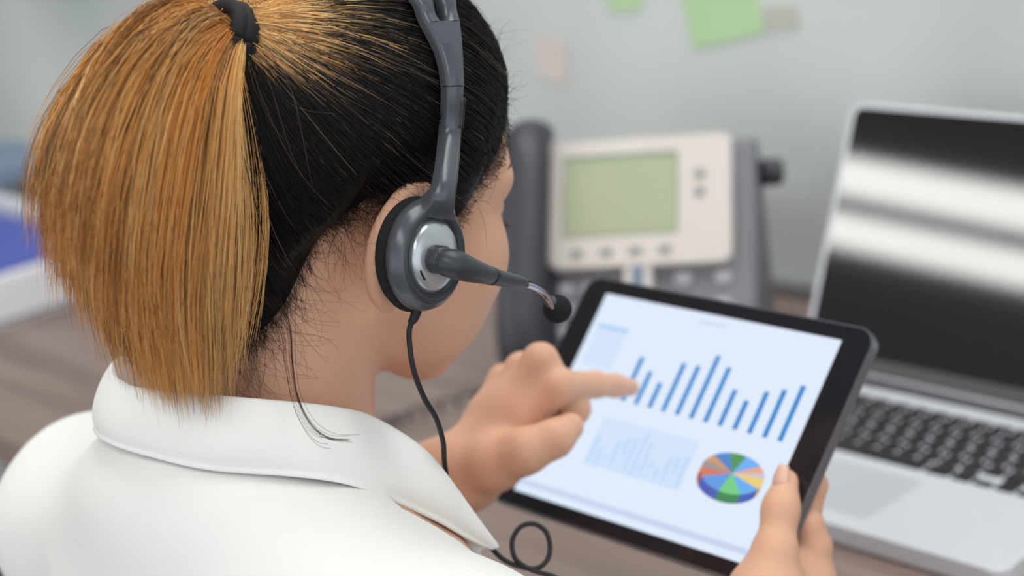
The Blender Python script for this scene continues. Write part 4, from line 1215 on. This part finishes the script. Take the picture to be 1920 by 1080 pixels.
st = catmull([P(984, 532, 0.948), P(1005, 540, 0.960), P(1022, 552, 0.970), P(1034, 570, 0.977), P(1038, 580, 0.980)], 20)
hp('stem', tube_mesh('stem', st, 0.0017, 12), MT['chrome'], boom)
hp('stem_wire', tube_mesh('stem_wire', st+np.array([0.0, 0.0008, 0.0018]), 0.0007, 8), MT['black'], boom)
mc = P(1045, 579, 0.985)
mdir = P(1060, 595, 0.99)-P(1034, 568, 0.978); mdir /= np.linalg.norm(mdir)
hp('foam_tip', lathe_mesh('foam_tip', [(0, 0.0078)]+[(0.0080*math.sin(a), 0.0080*math.cos(a)) for a in np.linspace(0.2, 2.75, 14)]+[(0, -0.0074)], mc, mdir, 28), MT['foam'], boom)
hp('stem_collar', lathe_mesh('stem_collar', [(0.0022, -0.0092), (0.0034, -0.0082), (0.0034, -0.0068), (0, -0.0060)], mc, mdir, 20), MT['hs_grey'], boom)

# cable: strain relief under the cup, down past the jaw, behind the collar tip and into a loop
cb0 = c0-upv*0.0275-ax*(-0.003)
cable = [cb0, P(769, 612, 0.912), P(768, 645, 0.912), P(776, 695, 0.914), P(795, 745, 0.920), P(818, 785, 0.930), P(831, 830, 0.950), P(834, 872, 0.972), P(846, 925, 1.000), P(880, 968, 1.012), P(915, 1018, 1.012), P(940, 1046, 1.010),
         P(968, 1060, 1.008), P(1004, 1066, 1.010), P(1026, 1050, 1.014), P(1031, 1022, 1.018), P(1022, 995, 1.020), P(1000, 982, 1.020), P(976, 988, 1.018), P(961, 1012, 1.014), P(963, 1040, 1.010), P(975, 1056, 1.007), P(1000, 1070, 1.003), P(1040, 1082, 1.0), P(1090, 1110, 1.0), P(1130, 1180, 1.02)]
hp('cable', tube_mesh('cable', catmull(cable, 260), 0.00145, 10), MT['rubber'])
hp('strain_relief', tube_mesh('strain_relief', catmull([cb0+upv*0.003, cb0*0.5+0.5*P(769, 612, 0.912), P(769, 606, 0.912)], 12), np.linspace(0.0031, 0.0017, 12), 12), MT['rubber'])

#=CHAIR
# ------------------------------------------------------------------ chair under the woman (below the frame)
ch = empty('office_chair', (XM, 0.40, 0.0))
tag(ch, 'dark grey office chair the woman sits on', 'chair')
plate('seat', 0.48, 0.46, 0.10, 0.385, 0.445, MT['chair'], ch, None, 0.02, 8, 0, 0.04, 3)
part('gas_column', lathe_mesh('gas_column', [(0, 0.06), (0.03, 0.06), (0.03, 0.25), (0.018, 0.26), (0.018, 0.385), (0, 0.385)], (0, 0, 0), (0, 0, 1), 20), MT['black'], ch)
for k in range(5):
    a = math.radians(72*k+20); d_ = np.array([math.cos(a), math.sin(a), 0])
    part('leg', tube_mesh('leg', [d_*0.02+np.array([0, 0, 0.085]), d_*0.27+np.array([0, 0, 0.062])], np.array([0.022, 0.014]), 10), MT['black'], ch)
    part('castor', lathe_mesh('castor', [(0, -0.02), (0.022, -0.02), (0.027, -0.014), (0.027, 0.014), (0.022, 0.02), (0, 0.02)], d_*0.27+np.array([0, 0, 0.0275]), np.array([-d_[1], d_[0], 0]), 16), MT['black'], ch)
